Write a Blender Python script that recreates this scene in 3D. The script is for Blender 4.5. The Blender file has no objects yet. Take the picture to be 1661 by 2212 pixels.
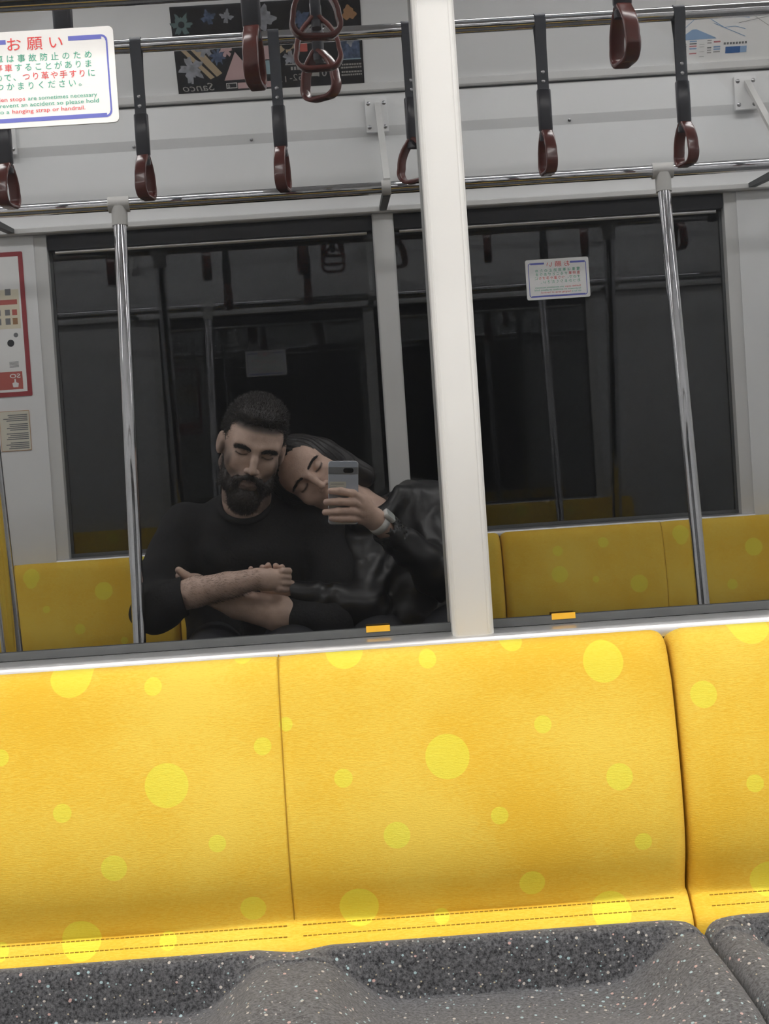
import bpy, bmesh, math, random
import numpy as np
from mathutils import Vector, Matrix

scene = bpy.context.scene
C = scene.collection
rnd = random.Random(7)
PI = math.pi

# ------------------------------------------------------------------ camera
CAM = Vector((0.0, -1.80, 1.0))
RIGHT = Vector((0.99751, -0.02453, -0.06629)).normalized()
FWD = Vector((0.02242, 0.99921, -0.03240)).normalized()
UP = RIGHT.cross(FWD).normalized()
RIGHT = FWD.cross(UP).normalized()
cam_data = bpy.data.cameras.new('camera')
cam_data.sensor_fit = 'HORIZONTAL'
cam_data.sensor_width = 36.0
cam_data.lens = 3200.0 / 1661.0 * 36.0
cam_data.clip_start = 0.005
cam_data.clip_end = 60
cam = bpy.data.objects.new('camera', cam_data)
C.objects.link(cam)
M3 = Matrix((RIGHT, UP, -FWD)).transposed()
cam.matrix_world = Matrix.Translation(CAM) @ M3.to_4x4()
scene.camera = cam

# ------------------------------------------------------------------ world and exposure
world = bpy.data.worlds.new('world')
scene.world = world
world.use_nodes = True
world.node_tree.nodes['Background'].inputs['Color'].default_value = (0.004, 0.004, 0.005, 1)
world.node_tree.nodes['Background'].inputs['Strength'].default_value = 1.0
scene.view_settings.view_transform = 'Standard'
scene.view_settings.look = 'None'
scene.view_settings.exposure = 0.0
scene.view_settings.gamma = 1.0
scene.view_settings.use_curve_mapping = False
scene.cycles.use_denoising = True
scene.cycles.max_bounces = 8
scene.cycles.diffuse_bounces = 3
scene.cycles.glossy_bounces = 5
scene.cycles.sample_clamp_indirect = 6.0
LAMP_STRENGTH = 33.0
LAMP_COLOR = (1.0, 0.965, 0.93)

# ------------------------------------------------------------------ measures of the car (metres)
W = 2.45                 # glass to glass
CEIL = 2.36
XA, XB = -3.6, 3.8       # ends of the modelled stretch of the car
WIN_X0, WIN_X1 = -0.805, 1.115
MUL0, MUL1 = 0.111, 0.160
GL0, GL1 = 0.793, 1.705  # glass bottom and top


def Yin(side, d):
    """y at distance d from the glass into the car, for the far or the near wall."""
    return -d if side == 'far' else -W + d


# ------------------------------------------------------------------ helpers
def tag(o, label=None, cat=None, group=None, kind=None):
    if label: o['label'] = label
    if cat: o['category'] = cat
    if group: o['group'] = group
    if kind: o['kind'] = kind
    return o


def empty(name, loc=(0, 0, 0), label=None, cat=None, group=None, kind=None, parent=None):
    o = bpy.data.objects.new(name, None)
    C.objects.link(o)
    o.empty_display_size = 0.05
    if parent is not None:
        o.parent = parent
        loc = Vector(loc) - wloc(parent)
    o.location = loc
    return tag(o, label, cat, group, kind)


def wloc(o):
    v = Vector((0, 0, 0))
    while o is not None:
        v = v + Vector(o.location)
        o = o.parent
    return v


def mk(name, verts, faces, mat, parent=None, smooth=False, loc=None, kind=None):
    """One mesh object from world-space vertices; origin at the parent's place (or loc)."""
    base = wloc(parent) if parent is not None else Vector(loc or (0, 0, 0))
    if isinstance(verts, np.ndarray):
        vv = (verts - np.array(base)).tolist()
    else:
        vv = [tuple(Vector(v) - base) for v in verts]
    me = bpy.data.meshes.new(name)
    me.from_pydata(vv, [], faces if isinstance(faces, list) else faces.tolist())
    me.update()
    if smooth:
        me.polygons.foreach_set('use_smooth', [True] * len(me.polygons))
    o = bpy.data.objects.new(name, me)
    C.objects.link(o)
    if parent is not None:
        o.parent = parent
    else:
        o.location = base
    if mat is not None:
        me.materials.append(mat)
    if kind: o['kind'] = kind
    return o


def fix_normals(o):
    bm = bmesh.new(); bm.from_mesh(o.data)
    bmesh.ops.recalc_face_normals(bm, faces=bm.faces)
    bm.to_mesh(o.data); bm.free()
    return o


class MB:
    """Collects several shapes into one mesh."""
    def __init__(s): s.v = []; s.f = []
    def add(s, v, f):
        n = len(s.v); s.v += [tuple(p) for p in v]; s.f += [tuple(i + n for i in q) for q in f]; return s
    def box(s, a, b, bev=0.0, rot=None, about=None):
        x0, y0, z0 = [min(a[i], b[i]) for i in range(3)]; x1, y1, z1 = [max(a[i], b[i]) for i in range(3)]
        if bev <= 0:
            v = [(x, y, z) for z in (z0, z1) for y in (y0, y1) for x in (x0, x1)]
            f = [(0, 2, 3, 1), (4, 5, 7, 6), (0, 1, 5, 4), (1, 3, 7, 5), (3, 2, 6, 7), (2, 0, 4, 6)]
        else:
            bm = bmesh.new()
            bmesh.ops.create_cube(bm, size=1.0)
            for q in bm.verts:
                q.co = ((x0 + x1) / 2 + q.co.x * (x1 - x0), (y0 + y1) / 2 + q.co.y * (y1 - y0), (z0 + z1) / 2 + q.co.z * (z1 - z0))
            bmesh.ops.bevel(bm, geom=bm.edges[:], offset=bev, segments=2, affect='EDGES', profile=0.6)
            bm.verts.index_update()
            v = [tuple(q.co) for q in bm.verts]; f = [tuple(q.index for q in p.verts) for p in bm.faces]
            bm.free()
        if rot is not None:
            ab = Vector(about if about is not None else ((x0 + x1) / 2, (y0 + y1) / 2, (z0 + z1) / 2))
            v = [tuple(ab + rot @ (Vector(p) - ab)) for p in v]
        return s.add(v, f)
    def tube(s, path, r, seg=16, closed=False, caps=True):
        P = [Vector(p) for p in path]; n = len(P)
        rr = r if isinstance(r, (list, tuple)) else [r] * n
        v = []; f = []
        ref = None
        for i in range(n):
            if closed: t = (P[(i + 1) % n] - P[i - 1])
            else: t = (P[min(i + 1, n - 1)] - P[max(i - 1, 0)])
            t.normalize()
            if ref is None:
                ref = Vector((0, 0, 1)) if abs(t.z) < 0.9 else Vector((1, 0, 0))
            a = (ref - t * ref.dot(t)).normalized(); b = t.cross(a); ref = a
            for k in range(seg):
                w = 2 * PI * k / seg
                v.append(tuple(P[i] + (a * math.cos(w) + b * math.sin(w)) * rr[i]))
        m = n if closed else n - 1
        for i in range(m):
            j = (i + 1) % n
            for k in range(seg):
                l = (k + 1) % seg
                f.append((i * seg + k, i * seg + l, j * seg + l, j * seg + k))
        if caps and not closed:
            f.append(tuple(range(seg - 1, -1, -1)))
            f.append(tuple((n - 1) * seg + k for k in range(seg)))
        return s.add(v, f)
    def prism(s, poly, x0, x1):
        """(y, z) outline swept along x"""
        n = len(poly)
        v = [(x0, y, z) for y, z in poly] + [(x1, y, z) for y, z in poly]
        f = [tuple(range(n)), tuple(range(2 * n - 1, n - 1, -1))]
        f += [(i, i + n, (i + 1) % n + n, (i + 1) % n) for i in range(n)]
        return s.add(v, f)
    def slab(s, poly, ax, p0, p1):
        """outline given in the two axes other than ax, between ax = p0 and p1"""
        n = len(poly)
        def pt(a, b, c): return ((c, a, b), (a, c, b), (a, b, c))[ax]
        v = [pt(a, b, p0) for a, b in poly] + [pt(a, b, p1) for a, b in poly]
        f = [tuple(range(n)), tuple(range(2 * n - 1, n - 1, -1))]
        f += [(i, i + n, (i + 1) % n + n, (i + 1) % n) for i in range(n)]
        return s.add(v, f)
    def build(s, name, mat, parent=None, smooth=False, loc=None, kind=None, fix=True):
        o = mk(name, s.v, s.f, mat, parent, False, loc, kind)
        if fix: fix_normals(o)
        if smooth:
            try:
                o.data.set_sharp_from_angle(angle=math.radians(40))
            except Exception:
                pass
            o.data.polygons.foreach_set('use_smooth', [True] * len(o.data.polygons))
        return o


def rrect(x0, x1, y0, y1, r, n=5):
    pts = []
    for cx, cy, a0 in ((x1 - r, y1 - r, 0), (x0 + r, y1 - r, PI / 2), (x0 + r, y0 + r, PI), (x1 - r, y0 + r, 1.5 * PI)):
        for k in range(n + 1):
            a = a0 + PI / 2 * k / n
            pts.append((cx + r * math.cos(a), cy + r * math.sin(a)))
    return pts


# ------------------------------------------------------------------ materials
def newmat(name):
    m = bpy.data.materials.new(name); m.use_nodes = True
    nt = m.node_tree
    return m, nt, nt.nodes['Principled BSDF']


def pmat(name, col, rough=0.5, metal=0.0, var=0.0, scale=20.0, bump=0.0, bscale=None, coat=0.0, spec=0.5, stretch=None):
    """Principled material with a little procedural colour variation and relief."""
    m, nt, b = newmat(name)
    b.inputs['Roughness'].default_value = rough
    b.inputs['Metallic'].default_value = metal
    b.inputs['Coat Weight'].default_value = coat
    b.inputs['Specular IOR Level'].default_value = spec
    b.inputs['Base Color'].default_value = (*col, 1)
    tc = nt.nodes.new('ShaderNodeTexCoord')
    src = tc.outputs['Object']
    if stretch:
        mp = nt.nodes.new('ShaderNodeMapping'); mp.inputs['Scale'].default_value = stretch
        nt.links.new(src, mp.inputs['Vector']); src = mp.outputs['Vector']
    if var > 0:
        n = nt.nodes.new('ShaderNodeTexNoise'); n.inputs['Scale'].default_value = scale; n.inputs['Detail'].default_value = 4
        nt.links.new(src, n.inputs['Vector'])
        r = nt.nodes.new('ShaderNodeValToRGB')
        r.color_ramp.elements[0].position = 0.3; r.color_ramp.elements[1].position = 0.7
        r.color_ramp.elements[0].color = (*[max(0, c * (1 - var)) for c in col], 1)
        r.color_ramp.elements[1].color = (*[min(1, c * (1 + var)) for c in col], 1)
        nt.links.new(n.outputs['Fac'], r.inputs['Fac']); nt.links.new(r.outputs['Color'], b.inputs['Base Color'])
    if bump > 0:
        n2 = nt.nodes.new('ShaderNodeTexNoise'); n2.inputs['Scale'].default_value = bscale or scale; n2.inputs['Detail'].default_value = 3
        nt.links.new(src, n2.inputs['Vector'])
        bp = nt.nodes.new('ShaderNodeBump'); bp.inputs['Strength'].default_value = 1.0; bp.inputs['Distance'].default_value = bump
        nt.links.new(n2.outputs['Fac'], bp.inputs['Height']); nt.links.new(bp.outputs['Normal'], b.inputs['Normal'])
    return m


def glass_mat(name, ior=2.75, tint=(0.30, 0.32, 0.34), haze_mix=0.02):
    """Dark tinted train window: part mirror, a faint painted haze lifting its darks, the rest looks through to the tunnel."""
    m = bpy.data.materials.new(name); m.use_nodes = True
    nt = m.node_tree; nt.nodes.clear()
    out = nt.nodes.new('ShaderNodeOutputMaterial')
    mix = nt.nodes.new('ShaderNodeMixShader'); fr = nt.nodes.new('ShaderNodeFresnel'); fr.inputs['IOR'].default_value = ior
    gl = nt.nodes.new('ShaderNodeBsdfGlossy'); gl.inputs['Roughness'].default_value = 0.0; gl.inputs['Color'].default_value = (0.97, 0.985, 1.0, 1)
    tr = nt.nodes.new('ShaderNodeBsdfTransparent'); tr.inputs['Color'].default_value = (*tint, 1)
    nt.links.new(fr.outputs[0], mix.inputs[0]); nt.links.new(tr.outputs[0], mix.inputs[1]); nt.links.new(gl.outputs[0], mix.inputs[2])
    df = nt.nodes.new('ShaderNodeBsdfDiffuse'); df.inputs['Color'].default_value = (0.74, 0.78, 0.84, 1)
    m2 = nt.nodes.new('ShaderNodeMixShader'); m2.inputs[0].default_value = haze_mix  # even pale veil mixed in to lift the blacks of the glass
    nt.links.new(mix.outputs[0], m2.inputs[1]); nt.links.new(df.outputs[0], m2.inputs[2])
    nt.links.new(m2.outputs[0], out.inputs['Surface'])
    return m


def emit_mat(name, col, strength):
    m = bpy.data.materials.new(name); m.use_nodes = True
    nt = m.node_tree; nt.nodes.clear()
    out = nt.nodes.new('ShaderNodeOutputMaterial'); e = nt.nodes.new('ShaderNodeEmission')
    e.inputs['Color'].default_value = (*col, 1); e.inputs['Strength'].default_value = strength
    nt.links.new(e.outputs[0], out.inputs['Surface'])
    return m


def speckle_fabric(name):
    m, nt, b = newmat(name)
    b.inputs['Roughness'].default_value = 0.95; b.inputs['Specular IOR Level'].default_value = 0.15
    L = nt.links.new; N = nt.nodes.new
    tc = N('ShaderNodeTexCoord')
    base = N('ShaderNodeTexNoise'); base.inputs['Scale'].default_value = 260; base.inputs['Detail'].default_value = 5; base.inputs['Roughness'].default_value = 0.75
    L(tc.outputs['Object'], base.inputs['Vector'])
    r = N('ShaderNodeValToRGB')
    r.color_ramp.elements[0].position = 0.36; r.color_ramp.elements[0].color = (0.014, 0.014, 0.017, 1)
    r.color_ramp.elements[1].position = 0.66; r.color_ramp.elements[1].color = (0.160, 0.163, 0.172, 1)
    L(base.outputs['Fac'], r.inputs['Fac'])
    mp = N('ShaderNodeMapping'); mp.inputs['Rotation'].default_value = (0, 0, 0.5); mp.inputs['Scale'].default_value = (1.0, 0.62, 1.15)
    L(tc.outputs['Object'], mp.inputs['Vector'])
    prev = r.outputs['Color']
    for sc, thr, cols in ((100, 0.18, ((0.50, 0.46, 0.42), (0.36, 0.49, 0.52), (0.52, 0.34, 0.31))), (140, 0.15, ((0.30, 0.42, 0.44), (0.42, 0.40, 0.38), (0.46, 0.40, 0.28)))):
        v = N('ShaderNodeTexVoronoi'); v.inputs['Scale'].default_value = sc
        L(mp.outputs['Vector'], v.inputs['Vector'])
        lt = N('ShaderNodeMath'); lt.operation = 'LESS_THAN'; lt.inputs[1].default_value = thr
        L(v.outputs['Distance'], lt.inputs[0])
        sx = N('ShaderNodeSeparateColor'); L(v.outputs['Color'], sx.inputs[0])
        keep = N('ShaderNodeMath'); keep.operation = 'GREATER_THAN'; keep.inputs[1].default_value = 0.22; L(sx.outputs[1], keep.inputs[0])
        mul = N('ShaderNodeMath'); mul.operation = 'MULTIPLY'; L(lt.outputs[0], mul.inputs[0]); L(keep.outputs[0], mul.inputs[1])
        cr = N('ShaderNodeValToRGB'); cr.color_ramp.interpolation = 'CONSTANT'
        cr.color_ramp.elements[0].color = (*cols[0], 1); cr.color_ramp.elements[1].position = 0.4; cr.color_ramp.elements[1].color = (*cols[1], 1)
        e = cr.color_ramp.elements.new(0.75); e.color = (*cols[2], 1)
        L(sx.outputs[0], cr.inputs['Fac'])
        mx = N('ShaderNodeMix'); mx.data_type = 'RGBA'
        L(mul.outputs[0], mx.inputs['Factor']); L(prev, mx.inputs['A']); L(cr.outputs['Color'], mx.inputs['B'])
        prev = mx.outputs['Result']
    L(prev, b.inputs['Base Color'])
    bp = N('ShaderNodeBump'); bp.inputs['Distance'].default_value = 0.0012; L(base.outputs['Fac'], bp.inputs['Height']); L(bp.outputs['Normal'], b.inputs['Normal'])
    b.inputs['Sheen Weight'].default_value = 0.25; b.inputs['Sheen Roughness'].default_value = 0.5
    return m


def dotted_fabric(name, dots):
    """Golden plush with printed paler dots: (x, z, radius) in the unit's own metres."""
    m, nt, b = newmat(name)
    b.inputs['Roughness'].default_value = 0.9; b.inputs['Specular IOR Level'].default_value = 0.12
    b.inputs['Sheen Weight'].default_value = 0.12
    b.inputs['Sheen Tint'].default_value = (1, 0.85, 0.5, 1)
    L = nt.links.new; N = nt.nodes.new
    tc = N('ShaderNodeTexCoord')
    at_ = N('ShaderNodeAttribute'); at_.attribute_name = 'cloth_uv'
    sep = N('ShaderNodeSeparateXYZ'); L(at_.outputs['Vector'], sep.inputs[0])
    xz = N('ShaderNodeCombineXYZ'); L(sep.outputs[0], xz.inputs[0]); L(sep.outputs[1], xz.inputs[1])
    acc = None
    for x, z, r in dots:
        d = N('ShaderNodeVectorMath'); d.operation = 'DISTANCE'; d.inputs[1].default_value = (x, z, 0); L(xz.outputs[0], d.inputs[0])
        lt = N('ShaderNodeMapRange'); lt.inputs['From Min'].default_value = r + 0.0006; lt.inputs['From Max'].default_value = r - 0.0006
        L(d.outputs['Value'], lt.inputs['Value'])
        if acc is None: acc = lt.outputs[0]
        else:
            mxn = N('ShaderNodeMath'); mxn.operation = 'MAXIMUM'; L(acc, mxn.inputs[0]); L(lt.outputs[0], mxn.inputs[1]); acc = mxn.outputs[0]
    # soft woven streaks and blotches in the plush
    mp = N('ShaderNodeMapping'); mp.inputs['Scale'].default_value = (1, 1, 5); L(tc.outputs['Object'], mp.inputs['Vector'])
    n1 = N('ShaderNodeTexNoise'); n1.inputs['Scale'].default_value = 160; n1.inputs['Detail'].default_value = 5; n1.inputs['Roughness'].default_value = 0.7
    L(mp.outputs['Vector'], n1.inputs['Vector'])
    n2 = N('ShaderNodeTexNoise'); n2.inputs['Scale'].default_value = 5.5; n2.inputs['Detail'].default_value = 3; L(tc.outputs['Object'], n2.inputs['Vector'])
    r1 = N('ShaderNodeValToRGB')
    r1.color_ramp.elements[0].position = 0.41; r1.color_ramp.elements[0].color = (0.92, 0.56, 0.050, 1)
    r1.color_ramp.elements[1].position = 0.58; r1.color_ramp.elements[1].color = (0.985, 0.70, 0.105, 1)
    ad = N('ShaderNodeMath'); ad.operation = 'MULTIPLY_ADD'; ad.inputs[1].default_value = 0.5; L(n1.outputs['Fac'], ad.inputs[0])
    hf = N('ShaderNodeMath'); hf.operation = 'MULTIPLY'; hf.inputs[1].default_value = 0.5; L(n2.outputs['Fac'], hf.inputs[0]); L(hf.outputs[0], ad.inputs[2])
    L(ad.outputs[0], r1.inputs['Fac'])
    r2 = N('ShaderNodeValToRGB')
    r2.color_ramp.elements[0].position = 0.3; r2.color_ramp.elements[0].color = (0.93, 0.74, 0.055, 1)
    r2.color_ramp.elements[1].position = 0.7; r2.color_ramp.elements[1].color = (0.985, 0.88, 0.12, 1)
    L(ad.outputs[0], r2.inputs['Fac'])
    mx = N('ShaderNodeMix'); mx.data_type = 'RGBA'; L(acc, mx.inputs['Factor']); L(r1.outputs['Color'], mx.inputs['A']); L(r2.outputs['Color'], mx.inputs['B'])
    L(mx.outputs['Result'], b.inputs['Base Color'])
    bp = N('ShaderNodeBump'); bp.inputs['Distance'].default_value = 0.0006; L(n1.outputs['Fac'], bp.inputs['Height']); L(bp.outputs['Normal'], b.inputs['Normal'])
    return m


M = {}
M['panel'] = pmat('painted_panel', (0.84, 0.845, 0.85), 0.42, var=0.02, scale=3)
M['panel2'] = pmat('painted_panel_warm', (0.76, 0.77, 0.77), 0.45, var=0.02, scale=3)
M['white'] = pmat('white_lacquer', (0.70, 0.70, 0.685), 0.38, var=0.01, scale=6)
M['alu'] = pmat('brushed_aluminium', (0.80, 0.80, 0.81), 0.28, metal=0.85, var=0.03, scale=60, stretch=(0.05, 1, 1))
M['rubber'] = pmat('grey_rubber', (0.085, 0.09, 0.092), 0.6, var=0.06, scale=30)
M['chrome'] = pmat('polished_steel', (0.78, 0.78, 0.80), 0.06, metal=1.0, var=0.03, scale=15)
M['joint'] = pmat('grey_cast_joint', (0.60, 0.59, 0.565), 0.5, var=0.03, scale=20)
M['belt'] = pmat('strap_webbing', (0.085, 0.09, 0.105), 0.55, var=0.12, scale=160, bump=0.0004, bscale=300)
M['sleeve'] = pmat('strap_sleeve', (0.050, 0.050, 0.060), 0.28, var=0.05, scale=40)
M['handle'] = pmat('maroon_plastic', (0.130, 0.034, 0.027), 0.22, var=0.05, scale=30, coat=0.3)
M['screw'] = pmat('screw_steel', (0.42, 0.42, 0.43), 0.25, metal=1.0)
M['floor'] = pmat('floor_vinyl', (0.20, 0.20, 0.205), 0.5, var=0.15, scale=120)
M['ceiling'] = pmat('ceiling_paint', (0.66, 0.665, 0.67), 0.5, var=0.02, scale=4)
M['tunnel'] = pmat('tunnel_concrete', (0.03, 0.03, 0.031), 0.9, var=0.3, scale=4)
M['glass'] = glass_mat('window_glass', ior=2.95, haze_mix=0.008)
M['glass_near'] = glass_mat('window_glass_near', ior=1.82, haze_mix=0.002)
M['blind'] = pmat('blind_housing', (0.030, 0.032, 0.038), 0.5, var=0.05, scale=20)
M['seatbase'] = pmat('seat_base', (0.10, 0.10, 0.105), 0.5, var=0.05, scale=10)
M['yellow_tape'] = pmat('yellow_tape', (0.85, 0.46, 0.03), 0.5, var=0.03, scale=60)
M['thread'] = pmat('ochre_thread', (0.46, 0.27, 0.02), 0.8)
M['seamdark'] = pmat('seam_dark_thread', (0.50, 0.30, 0.025), 0.9)  # thread somewhat darker than the plush
M['lamp'] = emit_mat('lamp_diffuser', LAMP_COLOR, LAMP_STRENGTH)
M['grey_fabric'] = speckle_fabric('speckled_grey_fabric')
# ================================================================== the car body
fl = MB().box((XA, -W - 0.08, -0.06), (XB, 0.08, 0.0)).build('floor', M['floor']); fl['kind'] = 'structure'
ce = MB().box((XA, -W - 0.08, CEIL), (XB, 0.08, CEIL + 0.05)).build('ceiling', M['ceiling']); ce['kind'] = 'structure'
for nm, xx in (('wall_left', XA), ('wall_right', XB)):
    s = -1 if xx < 0 else 1
    o = MB().box((xx, -W - 0.08, 0), (xx + s * 0.05, 0.08, CEIL)).build(nm, M['panel2']); o['kind'] = 'structure'
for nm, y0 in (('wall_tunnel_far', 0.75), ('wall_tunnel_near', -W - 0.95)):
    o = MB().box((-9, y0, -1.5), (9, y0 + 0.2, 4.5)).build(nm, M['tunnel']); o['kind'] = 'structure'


def wall_side(side):
    Y = lambda d: Yin(side, d)
    root = empty('wall_' + side, (0, Y(0), 0), kind='structure')
    def pr(name, prof, x0, x1, mat):
        return MB().prism([(Y(d), z) for d, z in prof], x0, x1).build(name, mat, root)
    # below the window, behind the seats
    pr('lower_panel', [(0.035, 0.0), (0.035, 0.765), (-0.04, 0.765), (-0.04, 0.0)], WIN_X0 - 0.04, WIN_X1 + 0.04, M['panel2'])
    # to either side of the window
    for x0, x1 in ((XA, WIN_X0 - 0.035), (WIN_X1 + 0.035, XB)):
        pr('side_panel', [(0.045, 0.0), (0.045, 1.705), (-0.04, 1.705), (-0.04, 0.0)], x0, x1, M['panel'])
    for x0, x1 in ((WIN_X0 - 0.035, WIN_X0), (WIN_X1, WIN_X1 + 0.035)):
        pr('window_jamb', [(0.040, 0.765), (0.040, 1.705), (-0.04, 1.705), (-0.04, 0.765)], x0, x1, M['white'])
    # bright trim strip over the window
    pr('head_trim', [(0.066, 1.706), (0.070, 1.709), (0.070, 1.721), (0.066, 1.724), (-0.04, 1.724), (-0.04, 1.706)], XA, XB, M['white'])
    # lower header panel, and the upper one standing proud with a chamfered foot
    pr('header_panel', [(0.036, 1.724), (0.036, 1.924), (-0.04, 1.924), (-0.04, 1.724)], XA, XB, M['panel'])
    up = pr('header_panel', [(0.036, 1.924), (0.047, 1.950), (0.047, 2.040), (-0.04, 2.040), (-0.04, 1.924)], XA, XB, M['panel'])
    for i in range(14):
        x = -2.62 + 0.41 * i + (0.03 if i % 3 else -0.05)
        a = Vector((x, Y(0.0395), 1.936)); n = Vector((0, (-1 if side == 'far' else 1) * 0.92, -0.38))
        MB().tube([a, a + n * 0.004, a + n * 0.006], [0.005, 0.005, 0.002], 8).build('screw', M['screw'], up, smooth=True)
    pr('seam_strip', [(0.046, 2.040), (0.046, 2.045), (-0.04, 2.045), (-0.04, 2.040)], XA, XB, M['rubber'])
    pr('poster_rail', [(0.060, 2.045), (0.064, 2.049), (0.066, 2.066), (0.058, 2.070), (-0.04, 2.070), (-0.04, 2.045)], XA, XB, M['white'])
    pr('cove_panel', [(0.056, 2.070), (0.165, 2.300), (0.215, CEIL), (-0.04, CEIL), (-0.04, 2.070)], XA, XB, M['panel'])
    return root


wall_side('far')
wall_side('near')


def window(n, side, x0, x1, label):
    Y = lambda d: Yin(side, d)
    root = empty('window_%d' % n, ((x0 + x1) / 2, Y(0), GL0), kind='structure')
    MB().box((x0, Y(0), GL0), (x1, Y(-0.006), GL1)).build('pane', M['glass' if side == 'far' else 'glass_near'], root)
    b = MB()
    b.box((x0, Y(0.0005), GL0 - 0.001), (x1, Y(0.009), GL0 + 0.009), 0.002)
    b.build('bottom_gasket', M['rubber'], root, smooth=True)
    for a, c in ([(x0, x0 + 0.008)] if x0 < 0 else [(x1 - 0.008, x1)]):
        MB().box((a, Y(0.0005), GL0 + 0.009), (c, Y(0.007), GL1), 0.0015).build('side_gasket', M['rubber'], root, smooth=True)
    # roller blind wound up under the trim, with its bright pull bar
    h = MB().box((x0, Y(0.0005), 1.662), (x1, Y(0.034), GL1), 0.006).build('blind_housing', M['blind'], root, smooth=True)
    MB().tube([(x0 + 0.02, Y(0.020), 1.657), (x1 - 0.02, Y(0.020), 1.657)], 0.006, 10).build('pull_bar', M['alu'], h, smooth=True)
    return root


window(1, 'far', WIN_X0, MUL0 + 0.004, '')
window(2, 'far', MUL1 - 0.004, WIN_X1, '')
window(3, 'near', WIN_X0, MUL0 + 0.006, '')
window(4, 'near', MUL1 + 0.010, WIN_X1, '')


def mullion(n, side, x0, x1):
    Y = lambda d: Yin(side, d)
    root = empty('trim_%d' % n, ((x0 + x1) / 2, Y(0), GL0), kind='structure')
    m = MB()
    pts = [(x0 + 0.001, Y(0.0)), (x0, Y(0.043)), (x0 + 0.003, Y(0.049)), (x0 + 0.006, Y(0.0505)), (x1 - 0.006, Y(0.0505)), (x1 - 0.003, Y(0.049)), (x1, Y(0.043)), (x1 - 0.001, Y(0.0)), (x1, Y(-0.03)), (x0, Y(-0.03))]
    m.slab(pts, 2, GL0 - 0.003, GL1)
    m.build('post', M['white'], root)
    for a, c in ((x0 + 0.005, x0 + 0.0072), (x1 - 0.0072, x1 - 0.005)):
        MB().box((a, Y(0.0498), GL0), (c, Y(0.0512), GL1)).build('edge_bead', M['white'], root)
    return root


mullion(1, 'far', MUL0, MUL1)
mullion(2, 'near', MUL0 + 0.002, MUL1 + 0.014)


def sill(n, side):
    Y = lambda d: Yin(side, d)
    root = empty('trim_%d' % n, (0.15, Y(0.03), 0.78), kind='structure')
    prof = [(-0.03, 0.7930), (0.046, 0.7905), (0.0505, 0.7900), (0.0540, 0.7885), (0.0562, 0.7855), (0.0565, 0.774), (0.050, 0.771), (0.030, 0.771), (-0.03, 0.771)]
    MB().prism([(Y(d), z) for d, z in prof], WIN_X0 - 0.034, WIN_X1 + 0.034).build('sill_board', M['alu'], root, smooth=True)
    return root


sill(3, 'far')
sill(4, 'near')

# ------------------------------------------------------------------ ceiling lamps: two rows of tubes with gaps between fixtures
LAMP_Y = {'far': -0.64, 'near': -1.84}
for side, y in LAMP_Y.items():
    for i, (x0, x1) in enumerate(((-3.45, -2.05), (-1.70, -0.20), (0.20, 1.70), (2.05, 3.45))):
        where = ('over the empty seats' if side == 'far' else 'over the seated couple')
        which = ('farthest to the left', 'second from the left', 'third from the left', 'farthest to the right')[i]
        t = empty('ceiling_lamp', ((x0 + x1) / 2, y, CEIL), 'long white ceiling light %s, %s of its row' % (where, which), 'light', 'ceiling light strips')
        MB().prism([(y - 0.085, CEIL + 0.001), (y - 0.070, CEIL - 0.018), (y + 0.070, CEIL - 0.018), (y + 0.085, CEIL + 0.001)], x0 - 0.03, x1 + 0.03).build('housing', M['white'], t)
        MB().prism([(y - 0.052, CEIL - 0.0175), (y - 0.040, CEIL - 0.030), (y + 0.040, CEIL - 0.030), (y + 0.052, CEIL - 0.0175)], x0, x1).build('diffuser', M['lamp'], t)

# ================================================================== seats
PROF = [(0.058, 0.700), (0.0585, 0.766), (0.062, 0.778), (0.069, 0.7835), (0.078, 0.7855), (0.089, 0.7835), (0.098, 0.778), (0.105, 0.768), (0.111, 0.754), (0.118, 0.730), (0.125, 0.70),
        (0.131, 0.67), (0.136, 0.64), (0.140, 0.61), (0.142, 0.58), (0.1415, 0.56), (0.139, 0.54), (0.134, 0.522), (0.128, 0.506), (0.1245, 0.495), (0.1240, 0.4890), (0.1262, 0.4855),
        (0.1310, 0.4815), (0.1365, 0.4762), (0.1378, 0.4742), (0.1400, 0.4726), (0.1455, 0.4675), (0.1500, 0.4620), (0.1520, 0.455), (0.152, 0.440), (0.060, 0.440)]


def sm(a, b, x):
    t = max(0.0, min(1.0, (x - a) / (b - a))); return t * t * (3 - 2 * t)


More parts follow.
